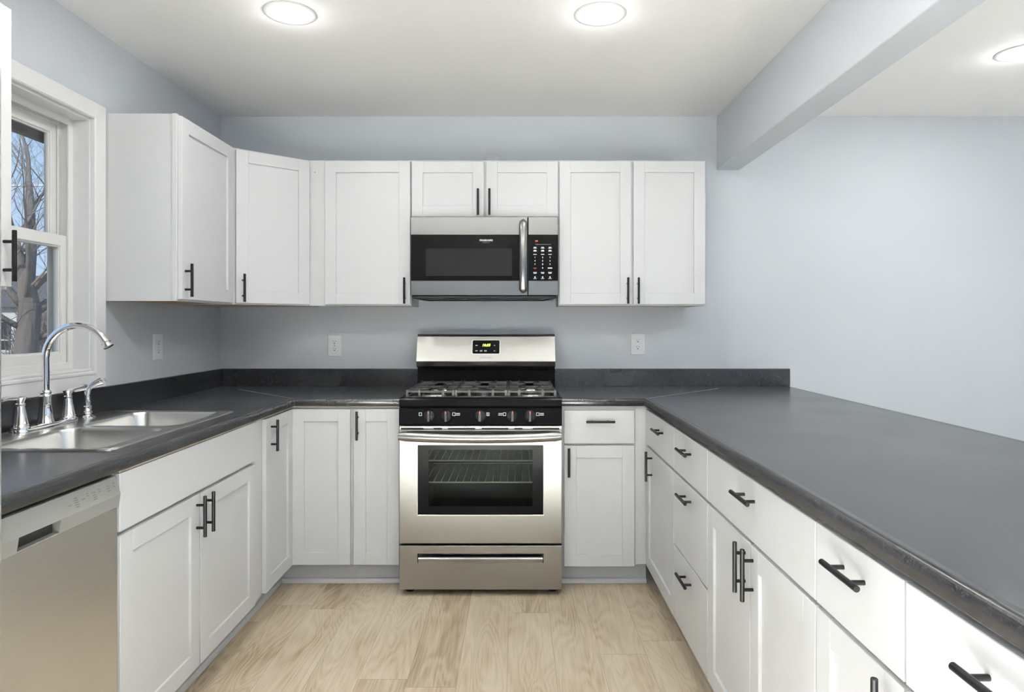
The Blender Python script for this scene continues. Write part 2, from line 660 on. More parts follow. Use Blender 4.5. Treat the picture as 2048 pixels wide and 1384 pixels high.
sash('lower_sash', FX1 - 1.6, FX1 - 0.38, a0 + 1.1, a1 - 0.5, WZ0 + 0.8, 63.7, 1.85, 2.1, 1.7)
sash('upper_sash', FX1 - 3.0, FX1 - 1.9, a0 + 1.0, a1 - 0.6, 62.0, 81.2, 1.8, 1.7, 1.8)

# ------------------------------------------------------------------ outside the window
struct(MB().box(-2600, LEFT_X - 6, -1500, 3200, -40, -36), 'ground', 'dry_grass', 'dry winter lawn outside the window', 'ground')
struct(MB().box(-97, LEFT_X - 6, -60, 260, 91, 93).box(-98.5, -97, -60, 260, 87.6, 94), 'roof_eave', 'soffit', 'dark eave of the house above the window', 'roof')

random.seed(11)


def branch(m, p, d, length, r, depth, twigs):
    n = 5
    pts, rad = [p.copy()], [r]
    q = p.copy()
    dd = d.copy()
    for i in range(n):
        dd = (dd + Vector((random.uniform(-.17, .17), random.uniform(-.17, .17), random.uniform(-.05, .12)))).normalized()
        q = q + dd * (length / n)
        pts.append(q.copy())
        rad.append(max(0.1, r * (1 - 0.6 * (i + 1) / n)))
    (m if depth < 2 else twigs).tube(pts, rad, 9 if depth < 2 else (5 if depth < 4 else 3), depth < 2)
    if depth >= 6 or r < 0.13:
        return
    branch(m, pts[-1], dd, length * 0.7, rad[-1], depth + 1, twigs)      # the leader goes on
    for _ in range(random.choice((2, 3, 3)) if depth < 4 else 2):
        i = random.choice((1, 2, 3, 4))
        a = random.uniform(0, 2 * math.pi)
        side = Vector((math.cos(a), math.sin(a), random.uniform(-0.1, 0.6)))
        nd = (dd * random.uniform(0.5, 0.9) + side * random.uniform(0.6, 1.1)).normalized()
        branch(m, pts[i], nd, length * random.uniform(0.5, 0.75), rad[i] * random.uniform(0.4, 0.62), depth + 1, twigs)


TX, TY = -402.0, 548.0
tree = thing('bare_tree', 'bare grey-brown tree with thick trunk seen through the window', 'tree', (TX, TY, -36))
m, tw = MB(), MB()
trunk_top = Vector((3, -3, 120))
m.tube([(-1, 2, -2), (0, 0, 20), (2, -2, 60), (4, 0, 95), trunk_top, trunk_top + Vector((0, 0, 10)), trunk_top + Vector((1, 0, 20))], [15, 10.5, 8.5, 8, 6.2, 4.5, 2.5], 14)
for d, l, r, h in (((0.10, 0.04, 1), 86, 5.2, 120), ((-0.55, -0.35, 0.8), 76, 3.4, 104), ((0.75, 0.50, 0.75), 80, 4.2, 98), ((-0.15, -0.1, 1.0), 78, 4.0, 118), ((0.5, 0.3, 0.9), 70, 3.2, 117), ((-0.8, -0.5, 0.5), 60, 2.6, 88), ((0.85, 0.6, 0.35), 70, 2.8, 80), ((0.2, -0.6, 0.7), 65, 2.6, 110), ((-0.4, 0.5, 0.7), 65, 2.6, 112)):
    branch(m, Vector((3, -2, h - 8)), Vector(d).normalized(), l, r, 1, tw)
m.build('trunk', 'bark', tree)
tw.build('branches', 'twig', tree)

# brushy undergrowth further off
random.seed(5)
m = MB()
for i in range(1700):
    y = random.uniform(610, 820)
    x = -y * random.uniform(0.60, 0.84)
    if -x / y > 0.738:
        continue                 # open gap in front of the house
    h = random.uniform(30, 115)
    b = Vector((x, y, -36))
    t = b + Vector((random.uniform(-18, 18), random.uniform(-18, 18), h))
    mid = (b + t) / 2 + Vector((random.uniform(-8, 8), random.uniform(-8, 8), 0))
    m.tube([b, mid, t], [0.8, 0.55, 0.2], 3, False)
    for _ in range(3):
        s0 = mid + (t - mid) * random.random()
        m.tube([s0, s0 + Vector((random.uniform(-16, 16), random.uniform(-16, 16), random.uniform(2, 26)))], [0.45, 0.12], 3, False)
tag(m.build('brush_twigs', 'twig'), 'tangle of bare brush behind the tree outside', 'brush', 'stuff')

# neighbour's house
hs = thing('neighbour_house', 'low grey-sided house beyond the tree outside the window', 'house', (-720, 1010, -36))
m = MB()
for k in range(14):
    m.box(-260, 0, 0.0 + 0.0, 200, k * 8, k * 8 + 7.7)
m.box(-258, -0.5, 0.5, 199, 0, 111)
m.build('wall', 'siding', hs)
m = MB()
m.prism([(-10, 110), (210, 110), (100, 165)], 'x', -275, 14)
m.build('roof', 'shingle', hs)
f = MB()
for (a, b, c, d) in ((-75, -72, 42, 92), (-40, -30, 42, 92), (-72, -40, 88, 92), (-72, -40, 42, 46), (-72, -40, 60, 62)):
    f.box(a, b, -2.0, 0.5, c, d)
fw = f.build('house_window', 'trim_white', hs)
MB().box(-72, -40, -0.8, 0.2, 46, 88).build('pane', 'far_glass', fw)
cb = MB()
cb.tube([(-900, 640, 182), (-560, 640, 181.5), (-100, 640, 182)], 0.9, 8)
tag(cb.build('outside_overhead_cable', 'cable_white'), 'white overhead cable strung across the view outside the window', 'cable')

# ------------------------------------------------------------------ cabinets
HANDLE_ME = None


def handle(parent, x, z, front_y, horizontal=False):
    """black bar pull on a door face; local frame, front faces -y"""
    global HANDLE_ME
    if HANDLE_ME is None:
        m = MB()
        m.lathe([(0.0, -2.7), (0.20, -2.7), (0.235, -2.66), (0.235, 2.66), (0.20, 2.7), (0.0, 2.7)], (0, -1.12, 0), 16)
        for s in (-1.5, 1.5):
            m.cyl((0, 0, s), (0, -1.12, s), 0.18, 12)
        o = m.build('handle', 'black_metal', parent, 40)
        HANDLE_ME = o.data
    else:
        o = bpy.data.objects.new('handle', HANDLE_ME)
        COL.objects.link(o)
        o.parent = parent
    o.location = (x * U, front_y * U, z * U)
    if horizontal:
        o.rotation_euler = (0, math.pi / 2, 0)
    return o


def shaker(parent, x0, x1, z0, z1, y=-0.75, st=2.3, name='door'):
    m = MB()
    t = 0.72
    m.box(x0, x0 + st, y, y + t, z0, z1, 0.035)
    m.box(x1 - st, x1, y, y + t, z0, z1, 0.035)
    m.box(x0 + st, x1 - st, y, y + t, z0, z0 + st, 0.035)
    m.box(x0 + st, x1 - st, y, y + t, z1 - st, z1, 0.035)
    m.box(x0 + st - 0.2, x1 - st + 0.2, y + 0.36, y + t - 0.05, z0 + st - 0.2, z1 - st + 0.2)
    return m.build(name, 'cabinet_white', parent)


def slab(parent, x0, x1, z0, z1, y=-0.75, name='drawer'):
    return MB().box(x0, x1, y, y + 0.72, z0, z1, 0.05).build(name, 'cabinet_white', parent)


def carcass(t, w, depth, z0, z1, base=True, fil=(0, 0), shoe=True):
    """face frame, box, toe kick or underside; fil = width of filler strips at the two ends"""
    m = MB()
    m.box(0.2, w - 0.2, 0.75, depth, z0 + (0 if base else 0.5), z1)
    if not base:
        m.box(0.2, 0.75, 0.75, depth, z0, z0 + 0.5)
        m.box(w - 0.75, w - 0.2, 0.75, depth, z0, z0 + 0.5)
    m.build('carcass', 'cabinet_white', t)
    MB().box(0, w, 0, 0.74, z0, z1, 0.03).build('face_frame', 'cabinet_white', t)
    if fil[0]:
        MB().box(-fil[0], -0.01, 0.0, 0.72, z0, z1, 0.03).build('filler_strip', 'cabinet_white', t)
    if fil[1]:
        MB().box(w + 0.01, w + fil[1], 0.0, 0.72, z0, z1, 0.03).build('filler_strip', 'cabinet_white', t)
    if base:
        k = MB().box(-fil[0], w + fil[1], 2.9, 3.4, 0, z0 - 0.01)
        tk = k.build('toe_kick', 'cabinet_white', t)
        if shoe:
            s = MB()
            s.prism([(2.9, 0.05), (2.9, 0.95), (2.5, 0.85), (2.25, 0.45), (2.2, 0.05)], 'x', -fil[0], w + fil[1])
            s.build('shoe_moulding', 'cabinet_white', tk)
    else:
        MB().box(0.75, w - 0.75, 0.76, depth - 0.2, z0 + 0.12, z0 + 0.48).build('bottom_panel', 'tan_wood', t)


UZ0, UZ1, UD = 53.8, 84.0, 12.0
UG, BG = 'white upper cabinets', 'white base cabinets'
R90 = math.pi / 2

# upper cabinet on the left wall, right of the window (faces +X)
t = thing('upper_cabinet', 'white single-door upper cabinet on left wall beside the window', 'cabinet', (LEFT_X + 12, 107.8, 0), R90, UG)
carcass(t, 21.0, 11.98, UZ0, UZ1, False)
d = shaker(t, 0.35, 19.9, UZ0 + 0.3, UZ1 - 0.35)
handle(d, 1.3, 57.2, -0.75)

# diagonal corner cabinet
ax, ay, bx, by = -54.7, 128.8, -43.1, 139.0
ang = math.atan2(by - ay, bx - ax)
L = math.hypot(bx - ax, by - ay)
t = thing('upper_cabinet', 'white diagonal corner upper cabinet with one door', 'cabinet', (ax, ay, 0), ang, UG)
MB().box(0.02, L - 0.02, 0.0, 0.74, UZ0, UZ1, 0.03).build('face_frame', 'cabinet_white', t)
inv = Matrix.Rotation(-ang, 3, 'Z')


def loc2(x, y):
    v = inv @ Vector((x - ax, y - ay, 0))
    return (v.x, v.y)


outline = [loc2(ax - 0.35, ay + 0.7), loc2(bx - 0.7, by + 0.35), loc2(bx - 0.7, WALL_Y - 0.02), loc2(LEFT_X + 0.02, WALL_Y - 0.02), loc2(LEFT_X + 0.02, ay + 0.7)]
MB().prism(outline, 'z', UZ0 + 0.5, UZ1).build('carcass', 'cabinet_white', t)
ci = Vector((sum(p[0] for p in outline) / 5, sum(p[1] for p in outline) / 5))
MB().prism([(ci.x + (p[0] - ci.x) * 0.96, ci.y + (p[1] - ci.y) * 0.96) for p in outline], 'z', UZ0 + 0.12, UZ0 + 0.49).build('bottom_panel', 'tan_wood', t)
d = shaker(t, 0.55, L - 0.15, UZ0 + 0.3, UZ1 - 0.35)
handle(d, 1.75, 57.0, -0.75)

# back wall, left of the microwave
t = thing('upper_cabinet', 'white single-door upper cabinet left of the microwave', 'cabinet', (-39.75, 139, 0), 0, UG)
carcass(t, 17.95, 11.98, UZ0, UZ1, False, (3.3, 0))
MB().cyl((-2.05, -0.03, 81.5), (-2.05, 0.02, 81.5), 0.16, 8).build('screw_hole', 'grey_plastic', t)
d = shaker(t, 0.2, 17.8, UZ0 + 0.3, UZ1 - 0.35)
handle(d, 16.75, 56.9, -0.75)

# above the microwave
t = thing('upper_cabinet', 'short white two-door cabinet above the microwave', 'cabinet', (-21.75, 139, 0), 0, UG)
carcass(t, 30.4, 11.98, 72.0, UZ1, False)
d = shaker(t, 0.12, 15.0, 72.2, UZ1 - 0.4)
handle(d, 13.85, 75.1, -0.75)
d = shaker(t, 15.5, 30.3, 72.2, UZ1 - 0.4)
handle(d, 16.2, 75.1, -0.75)

# right of the microwave
t = thing('upper_cabinet', 'white two-door upper cabinet right of the microwave', 'cabinet', (8.68, 139, 0), 0, UG)
carcass(t, 30.4, 11.98, UZ0, UZ1, False)
d = shaker(t, 0.2, 15.0, UZ0 + 0.3, UZ1 - 0.35)
handle(d, 14.2, 56.9, -0.75)
d = shaker(t, 15.45, 30.25, UZ0 + 0.3, UZ1 - 0.35)
handle(d, 16.35, 56.9, -0.75)

# left of the window (only its far edge is in view)
t = thing('upper_cabinet', 'white upper cabinet left of the window, at the photo edge', 'cabinet', (LEFT_X + 12, 47.9, 0), R90, UG)
carcass(t, 24.0, 11.98, UZ0, UZ1, False)
d = shaker(t, 0.3, 23.7, UZ0 + 0.3, UZ1 - 0.3)
handle(d, 22.6, 57.3, -0.75)

# ---- base cabinets
BZ0, BZ1 = 4.55, 34.5
DTOP, DBOT, SPL_HI, SPL_LO = 34.0, 4.65, 27.55, 27.15
LFX = -42.95                      # face frame plane of the left run
BFY = 127.0                       # face frame plane of the back run
RFX = 25.15                       # face frame plane of the right run

# corner cabinet (L-shaped, two-leaf door)
t = thing('corner_base_cabinet', 'white corner base cabinet with folding two-leaf door', 'cabinet', (LFX, BFY, 0), 0, BG)
m = MB()
m.box(-23.7, -0.75, -14.6, 23.95, BZ0, BZ1)
m.box(-0.75, 11.9, 0.75, 23.95, BZ0, BZ1)
m.build('carcass', 'cabinet_white', t)
m = MB()
m.box(-0.74, 0, -14.7, 0, BZ0, BZ1, 0.03)
m.box(0, 12.0, 0, 0.74, BZ0, BZ1, 0.03)
m.build('face_frame', 'cabinet_white', t)
m = MB()
m.box(-3.4, -2.9, -14.7, 3.4, 0, BZ0 - 0.01)
m.box(-2.9, 12.0, 2.9, 3.4, 0, BZ0 - 0.01)
tk = m.build('toe_kick', 'cabinet_white', t)
m = MB()
m.prism([(2.9, 0.05), (2.9, 0.95), (2.5, 0.85), (2.25, 0.45), (2.2, 0.05)], 'x', -2.9, 12.0)
m.prism([(-2.9, 0.05), (-2.9, 0.95), (-2.5, 0.85), (-2.25, 0.45), (-2.2, 0.05)], 'y', -14.7, 2.9)
m.build('shoe_moulding', 'cabinet_white', tk)
d = shaker(t, 0.62, 11.6, DBOT, DTOP)
# the left leaf faces +X: built in its own turned frame
d = shaker(t, 0.2, 13.6, DBOT, DTOP)
d.rotation_euler = (0, 0, R90)
d.location = (0, -14.3 * U, 0)
handle(d, 2.55, 30.9, -0.75)

# narrow cabinet left of the stove
t = thing('base_cabinet', 'narrow white base cabinet just left of the stove', 'cabinet', (-30.93, BFY, 0), 0, BG)
carcass(t, 9.1, 23.95, BZ0, BZ1)
d = shaker(t, 0.2, 8.8, DBOT, DTOP)
handle(d, 1.05, 31.0, -0.75)

# right of the stove
t = thing('base_cabinet', 'white base cabinet with drawer right of the stove', 'cabinet', (8.62, BFY, 0), 0, BG)
carcass(t, 13.8, 23.95, BZ0, BZ1, True, (0, 2.65))
d = slab(t, 0.35, 13.6, SPL_HI, 33.75)
handle(d, 7.1, 31.75, -0.75, True)
d = shaker(t, 0.35, 13.6, DBOT - 0.3, SPL_LO)
handle(d, 1.2, 24.1, -0.75)

# sink base (faces +X), with a filler strip to the corner
t = thing('sink_base_cabinet', 'white two-door base cabinet under the sink', 'cabinet', (LFX, 71.1, 0), R90, BG)
SINKW = 37.5
m = MB()
m.box(0.2, 0.8, 0.75, 23.7, BZ0, BZ1).box(SINKW - 0.8, SINKW - 0.2, 0.75, 23.7, BZ0, BZ1).box(0.8, SINKW - 0.8, 0.75, 23.7, BZ0, BZ0 + 0.6)
m.build('carcass', 'cabinet_white', t)
m = MB()
m.box(0, SINKW, 0, 0.74, BZ0, BZ1, 0.03)
m.build('face_frame', 'cabinet_white', t)
MB().box(SINKW + 0.01, SINKW + 3.65, -0.1, 0.72, BZ0, 34.25, 0.03).build('filler_strip', 'cabinet_white', t)
tk = MB().box(0, SINKW + 3.65, 2.9, 3.4, 0, BZ0 - 0.01).build('toe_kick', 'cabinet_white', t)
s = MB()
s.prism([(2.9, 0.05), (2.9, 0.95), (2.5, 0.85), (2.25, 0.45), (2.2, 0.05)], 'x', 0, SINKW + 3.65)
s.build('shoe_moulding', 'cabinet_white', tk)
slab(t, 0.2, SINKW - 0.1, 27.95, 34.2, name='false_front')
d = shaker(t, 0.3, 18.15, DBOT, 27.5)
handle(d, 17.3, 24.7, -0.75)
d = shaker(t, 18.4, SINKW - 0.3, DBOT, 27.5)
handle(d, 19.75, 24.7, -0.75)

# right run under the peninsula (faces -X); local x runs towards the camera
def right_cab(name, label, y_far, w):
    t = thing(name, label, 'cabinet', (RFX, y_far, 0), -R90, BG)
    return t


t = right_cab('base_cabinet', 'white base cabinet in the right corner under peninsula, one drawer over one door', 126.2, 22.35)
carcass(t, 22.35, 23.0, BZ0, BZ1)
d = slab(t, 0.15, 22.25, SPL_HI, DTOP)
handle(d, 13.2, 31.9, -0.75, True)
d = shaker(t, 0.15, 22.25, DBOT, SPL_LO)
handle(d, 5.7, 24.4, -0.75)

t = right_cab('base_cabinet', 'white three-drawer base cabinet in the peninsula', 103.8, 18.15)
carcass(t, 18.15, 23.0, BZ0, BZ1)
for z0, z1, hz in ((SPL_HI, DTOP, 31.85), (16.25, SPL_LO, 25.2), (DBOT, 15.95, 13.6)):
    d = slab(t, 0.1, 18.05, z0, z1)
    handle(d, 8.6, hz, -0.75, True)

t = right_cab('base_cabinet', 'wide white base cabinet in the peninsula, one drawer over two doors', 85.6, 30.95)
carcass(t, 30.95, 23.0, BZ0, BZ1)
d = slab(t, 0.1, 30.85, SPL_HI, DTOP)
handle(d, 15.4, 31.9, -0.75, True)
d = shaker(t, 0.1, 15.45, DBOT, SPL_LO)
handle(d, 14.1, 24.2, -0.75)
d = shaker(t, 15.65, 30.85, DBOT, SPL_LO)
handle(d, 16.5, 24.2, -0.75)

t = right_cab('base_cabinet', 'narrow white base cabinet in the peninsula, one drawer over one door', 54.6, 12.45)
carcass(t, 12.45, 23.0, BZ0, BZ1)
d = slab(t, 0.1, 12.35, SPL_HI, DTOP)
handle(d, 6.1, 32.0, -0.75, True)
d = shaker(t, 0.1, 12.35, DBOT, SPL_LO)
handle(d, 11.0, 24.4, -0.75)

t = right_cab('base_cabinet', 'white base cabinet at the near end of the peninsula', 42.1, 18.0)
carcass(t, 18.0, 23.0, BZ0, BZ1)
d = slab(t, 0.1, 17.9, SPL_HI, DTOP)
handle(d, 9.0, 31.9, -0.75, True)
d = shaker(t, 0.1, 17.9, DBOT, SPL_LO)
handle(d, 1.4, 24.4, -0.75)

# ------------------------------------------------------------------ worktops
EDGE = [(0.12, 34.6), (0.0, 34.75), (0.0, 35.55), (0.07, 35.82), (0.22, 36.0), (0.42, 36.07), (0.62, 36.07), (0.85, 36.02), (1.1, 36.0)]
CT, CB_ = 36.0, 34.6


def edge_strip(m, f):
    """sweep the rounded nose; f(d) gives the path offset inwards by d"""
    loops = [[(x, y, z) for x, y in f(d)] for d, z in EDGE]
    m.loft(loops, closed=False, smooth=True)


def top_rects(m, rects):
    for x0, x1, y0, y1 in rects:
        m.poly([(x0, y0, CT), (x1, y0, CT), (x1, y1, CT), (x0, y1, CT)])
        m.poly([(x0, y0, CB_), (x0, y1, CB_), (x1, y1, CB_), (x1, y0, CB_)])


LCX, BCY, RCX, PEN_X = -41.75, 126.0, 24.0, 61.3
NEAR = 46.7
SX0, SX1, SY0, SY1 = -65.0, -46.0, 75.2, 106.6
ct = thing('countertop', 'black stone-look countertop around the sink, left of the stove', 'countertop', (LCX, BCY, 0))
CO = Vector((LCX, BCY, 0))


class CMB(MB):
    def build(self, *a, **k):
        bmesh.ops.translate(self.bm, vec=-CO, verts=self.bm.verts)
        return super().build(*a, **k)


m = CMB()
edge_strip(m, lambda d: [(LCX - d, NEAR), (LCX - d, BCY + d), (-21.8, BCY + d)])
ix, iy = LCX - 1.1, BCY + 1.1
top_rects(m, [(LEFT_X + 0.02, ix, NEAR, SY0), (LEFT_X + 0.02, ix, SY1, iy), (LEFT_X + 0.02, SX0, SY0, SY1), (SX1, ix, SY0, SY1), (LEFT_X + 0.02, -21.8, iy, WALL_Y - 0.02)])
for x0, x1 in ((LEFT_X + 0.02, LCX),):
    m.poly([(x0, NEAR, CB_), (x1, NEAR, CB_), (x1, NEAR, 35.6), (ix, NEAR, CT), (x0, NEAR, CT)])
m.poly([(-21.8, BCY, CB_), (-21.8, WALL_Y - .02, CB_), (-21.8, WALL_Y - .02, CT), (-21.8, iy, CT), (-21.8, BCY, 35.6)])
for a, b in (((SX0, SY0), (SX1, SY0)), ((SX1, SY0), (SX1, SY1)), ((SX1, SY1), (SX0, SY1)), ((SX0, SY1), (SX0, SY0))):
    m.poly([(*a, CT), (*b, CT), (*b, CB_), (*a, CB_)])
m.build('worktop', 'laminate', ct)
bs = CMB()
bs.box(LEFT_X + 0.02, LEFT_X + 0.72, NEAR, WALL_Y - 0.02, CT + 0.005, 40.0, 0.1, 2)
bs.build('backsplash', 'laminate', ct)
bs = CMB()
bs.box(LEFT_X + 0.74, -21.8, WALL_Y - 0.72, WALL_Y - 0.02, CT + 0.005, 40.0, 0.1, 2)
bs.build('backsplash', 'laminate', ct)
s = CMB()
s.prism([(LCX - 1.0 - 0.05, BCY + 1.0 - .05), (LCX - 1.0 + .05, BCY + 1.0 + .05), (LCX - 18 + .05, BCY + 18 + .05), (LCX - 18 - 0.05, BCY + 18 - .05)], 'z', CT - 0.02, CT + 0.012)
s.build('seam', 'seam_grey', ct)
s = CMB()
s.prism([(0, 34.7), (-0.02, 34.7), (-0.02, 35.6), (0, 35.6)], 'y', BCY - 0.02, BCY + .0)
bmesh.ops.translate(s.bm, vec=(LCX + .02, 0, 0), verts=s.bm.verts)
s.build('seam', 'seam_grey', ct)

s = CMB()
s.box(LCX - 1.0, LCX - 0.45, 71.2, BCY + 0.45, 34.3, 34.58)
s.box(LCX - 0.45, -21.85, BCY + 0.45, BCY + 0.95, 34.3, 34.58)
s.build('build_up_strip', 'strip_beige', ct)

ct = thing('countertop', 'black stone-look peninsula countertop, right of the stove', 'countertop', (RCX, BCY, 0))
CO = Vector((RCX, BCY, 0))
PY0 = 22.0
m = CMB()
edge_strip(m, lambda d: [(8.55, BCY + d), (RCX + d, BCY + d), (RCX + d, PY0)])
# bar side of the peninsula
loops = [[(PEN_X - d, y, z) for y in (PY0, WALL_Y - 0.02)] for d, z in EDGE]
m.loft(loops, closed=False, smooth=True)
top_rects(m, [(8.55, PEN_X - 1.1, iy, WALL_Y - 0.02), (RCX + 1.1, PEN_X - 1.1, PY0, iy)])
m.poly([(RCX, PY0, CB_), (PEN_X, PY0, CB_), (PEN_X, PY0, 35.6), (PEN_X - 1.1, PY0, CT), (RCX + 1.1, PY0, CT), (RCX, PY0, 35.6)])
m.poly([(8.55, BCY, CB_), (8.55, WALL_Y - .02, CB_), (8.55, WALL_Y - .02, CT), (8.55, iy, CT), (8.55, BCY, 35.6)])
m.build('worktop', 'laminate', ct)
bs = CMB()
bs.box(8.55, 61.4, WALL_Y - 0.72, WALL_Y - 0.02, CT + 0.005, 40.0, 0.1, 2)
bs.build('backsplash', 'laminate', ct)
s = CMB()
s.prism([(RCX + 1.0 + 0.05, BCY + 1.0 - .05), (RCX + 1.0 - .05, BCY + 1.0 + .05), (RCX + 20 - .05, BCY + 20 + .05), (RCX + 20 + 0.05, BCY + 20 - .05)], 'z', CT - 0.02, CT + 0.012)
s.build('seam', 'seam_grey', ct)

# ------------------------------------------------------------------ sink and taps
KX0, KX1, KY0, KY1 = -65.75, -44.95, 74.3, 107.5
kc = Vector(((KX0 + KX1) / 2, (KY0 + KY1) / 2, 36.0))
sk = thing('kitchen_sink', 'stainless double-bowl drop-in sink under the window', 'sink', kc)
hw, hl = (KX1 - KX0) / 2, (KY1 - KY0) / 2
SEG = 8
bowl_cx = 1.9
bw, bl = 13.6, 14.5
m = MB()
for sgn in (-1, 1):
    cy = sgn * (hl / 2 - 0.05)
    # cell of the deck around this bowl, sampled with the same angles as the bowl rim
    rim = rrect(bowl_cx, cy, bw, bl, 2.2, SEG)
    y_lo, y_hi = (0, hl) if sgn > 0 else (-hl, 0)
    cell = []
    corner_r = 1.6
    for (x, y) in rim:
        dx, dy = x - bowl_cx, y - cy
        tt = []
        if dx > 1e-6:
            tt.append((hw - bowl_cx) / dx)
        if dx < -1e-6:
            tt.append((-hw - bowl_cx) / dx)
        if dy > 1e-6:
            tt.append((y_hi - cy) / dy)
        if dy < -1e-6:
            tt.append((y_lo - cy) / dy)
        k = min(tt)
        cell.append((bowl_cx + dx * k, cy + dy * k))
    zt = 0.17
    # snap cell samples to true corners
    for cxy in ((hw, y_hi), (hw, y_lo), (-hw, y_lo), (-hw, y_hi)):
        i = min(range(len(cell)), key=lambda q: (cell[q][0] - cxy[0]) ** 2 + (cell[q][1] - cxy[1]) ** 2)
        outer = abs(cxy[1]) > 1
        off = 0.45 if outer else 0.0
        cell[i] = (cxy[0] - math.copysign(off, cxy[0]), cxy[1] - (math.copysign(off, cxy[1]) if outer else 0))

    def sc(f, r=None, z=0.0):
        return [(bowl_cx + (x - bowl_cx) * f, cy + (y - cy) * f, z) for x, y in (r or rim)]
    loops = [[(x, y, zt) for x, y in cell], sc(1.03, None, zt), sc(1.0, None, zt - 0.05), sc(0.985, None, -0.25), sc(0.955, None, -5.6), sc(0.92, None, -6.6), sc(0.82, None, -7.1), sc(0.2, None, -7.4)]
    m.loft(loops, True, False, True)
m.build('bowls', 'sink_steel', sk, 50)
m = MB()
o_ = rrect(0, 0, 2 * hw, 2 * hl, 1.6, 6)
i_ = rrect(0, 0, 2 * hw - 0.9, 2 * hl - 0.9, 1.25, 6)
m.loft([[(x, y, 0.01) for x, y in o_], [(x * 0.998, y * 0.998, 0.14) for x, y in o_], [(x * 0.993, y * 0.995, 0.21) for x, y in o_], [(x, y, 0.21) for x, y in i_], [(x * 0.99, y * 0.995, 0.16) for x, y in i_]], True)
m.build('rim', 'sink_steel', sk, 50)
for sgn in (-1, 1):
    m = MB()
    m.lathe([(0.0, -7.32), (1.0, -7.32), (1.5, -7.3), (1.75, -7.22), (1.8, -7.3)], (bowl_cx, sgn * (hl / 2 - .05), 0), 24)
    m.build('drain', 'chrome', sk)

FXX, FYY = -63.9, 90.9
fc = thing('faucet', 'chrome gooseneck faucet with two lever handles behind the sink', 'faucet', (FXX, FYY, 36.18))
m = MB()
pl = rrect(0, 0, 2.3, 11.6, 1.1, 8)
m.loft([[(x, y, 0) for x, y in pl], [(x * 0.98, y * 0.995, 0.3) for x, y in pl], [(x * 0.75, y * 0.96, 0.55) for x, y in pl]], True, True, True)
m.build('deck_plate', 'chrome', fc, 50)
m = MB()
m.lathe([(0.0, 0.5), (1.05, 0.5), (1.0, 0.75), (0.86, 1.2), (0.74, 2.3), (0.66, 3.9), (0.72, 4.05), (0.72, 4.25), (0.62, 4.4), (0.7, 4.55), (0.7, 4.75), (0.55, 4.95), (0.0, 4.95)], (0, 0, 0), 28)
m.build('spout_base', 'chrome', fc, 40)
m = MB()
pts = [(0, 0, 4.6), (0, 0, 7.0), (0, 0, 9.35)]
R = 4.35
for k in range(1, 19):
    a = math.radians(180 - k * 8.4)
    pts.append((R + R * math.cos(a), 0, 9.35 + R * math.sin(a)))
m.tube(pts, 0.47, 18)
sp = m.build('spout', 'chrome', fc, 60)
end, prev = Vector(pts[-1]), Vector(pts[-2])
dr = (end - prev).normalized()
m = MB()
m.tube([end - dr * 0.05, end + dr * 0.1, end + dr * 0.2, end + dr * 0.45, end + dr * 0.5, end + dr * 0.75, end + dr * 0.8], [0.47, 0.62, 0.5, 0.5, 0.66, 0.66, 0.4], 20)
m.build('aerator', 'chrome', sp, 30)
for sgn in (-1, 1):
    m = MB()
    cy = sgn * 4.6
    m.lathe([(0.0, 0.4), (1.15, 0.4), (1.12, 0.6), (0.9, 0.75), (0.95, 0.9), (0.86, 1.1), (0.62, 2.6), (0.5, 3.3), (0.56, 3.4), (0.56, 3.6), (0.42, 3.75), (0.5, 4.0), (0.72, 4.45), (0.5, 4.6), (0.0, 4.62)], (0, cy, 0), 24)
    lv = Vector((0.0, cy, 4.35))
    dd = Vector((0.25, sgn * 1.0, 0.14)).normalized() if sgn > 0 else Vector((-0.1, -1.0, 0.0)).normalized()
    m.tube([lv, lv + dd * 1.0 + Vector((0, 0, .12)), lv + dd * 2.1 + Vector((0, 0, .18)), lv + dd * 2.9 + Vector((0, 0, .05)), lv + dd * 3.05], [0.34, 0.26, 0.34, 0.3, 0.1], 14)
    m.build('lever_handle', 'chrome', fc, 40)

sy = thing('side_sprayer', 'chrome side sprayer standing right of the faucet', 'sprayer', (FXX + 0.2, FYY + 8.5, 36.18))
m = MB()
m.lathe([(0, 0), (1.1, 0), (1.1, 0.18), (0.8, 0.4), (0.55, 0.55), (0.7, 0.75), (0.7, 0.95), (0.5, 1.1), (0.62, 1.5), (0.62, 1.7), (0.45, 1.85), (0, 1.9)], (0, 0, 0), 22)
m.build('holder', 'chrome', sy, 40)
m = MB()
m.tube([(0, 0, 1.6), (0, 0, 2.4), (0.02, 0.02, 3.4), (0.1, 0.1, 4.2), (0.4, 0.35, 4.75), (0.95, 0.75, 5.15), (1.5, 1.1, 5.4)], [0.42, 0.52, 0.46, 0.42, 0.45, 0.52, 0.6], 16)
m.tube([(1.4, 1.02, 5.5), (1.62, 1.2, 5.1)], [0.62, 0.5], 16)
m.tube([(0.15, 0.1, 4.3), (-0.45, -0.5, 4.2), (-1.1, -1.2, 4.05)], [0.26, 0.2, 0.16], 10)
m.build('spray_head', 'chrome', sy, 40)

# ------------------------------------------------------------------ gas range
RX = -6.6
rg = thing('gas_range', 'stainless and black gas range between the countertops', 'stove', (RX, 123.0, 0))
HWD = 14.95


def rb(x0, x1, y0, y1, z0, z1, bev=0.0):
    return MB().box(x0, x1, y0, y1, z0, z1, bev)


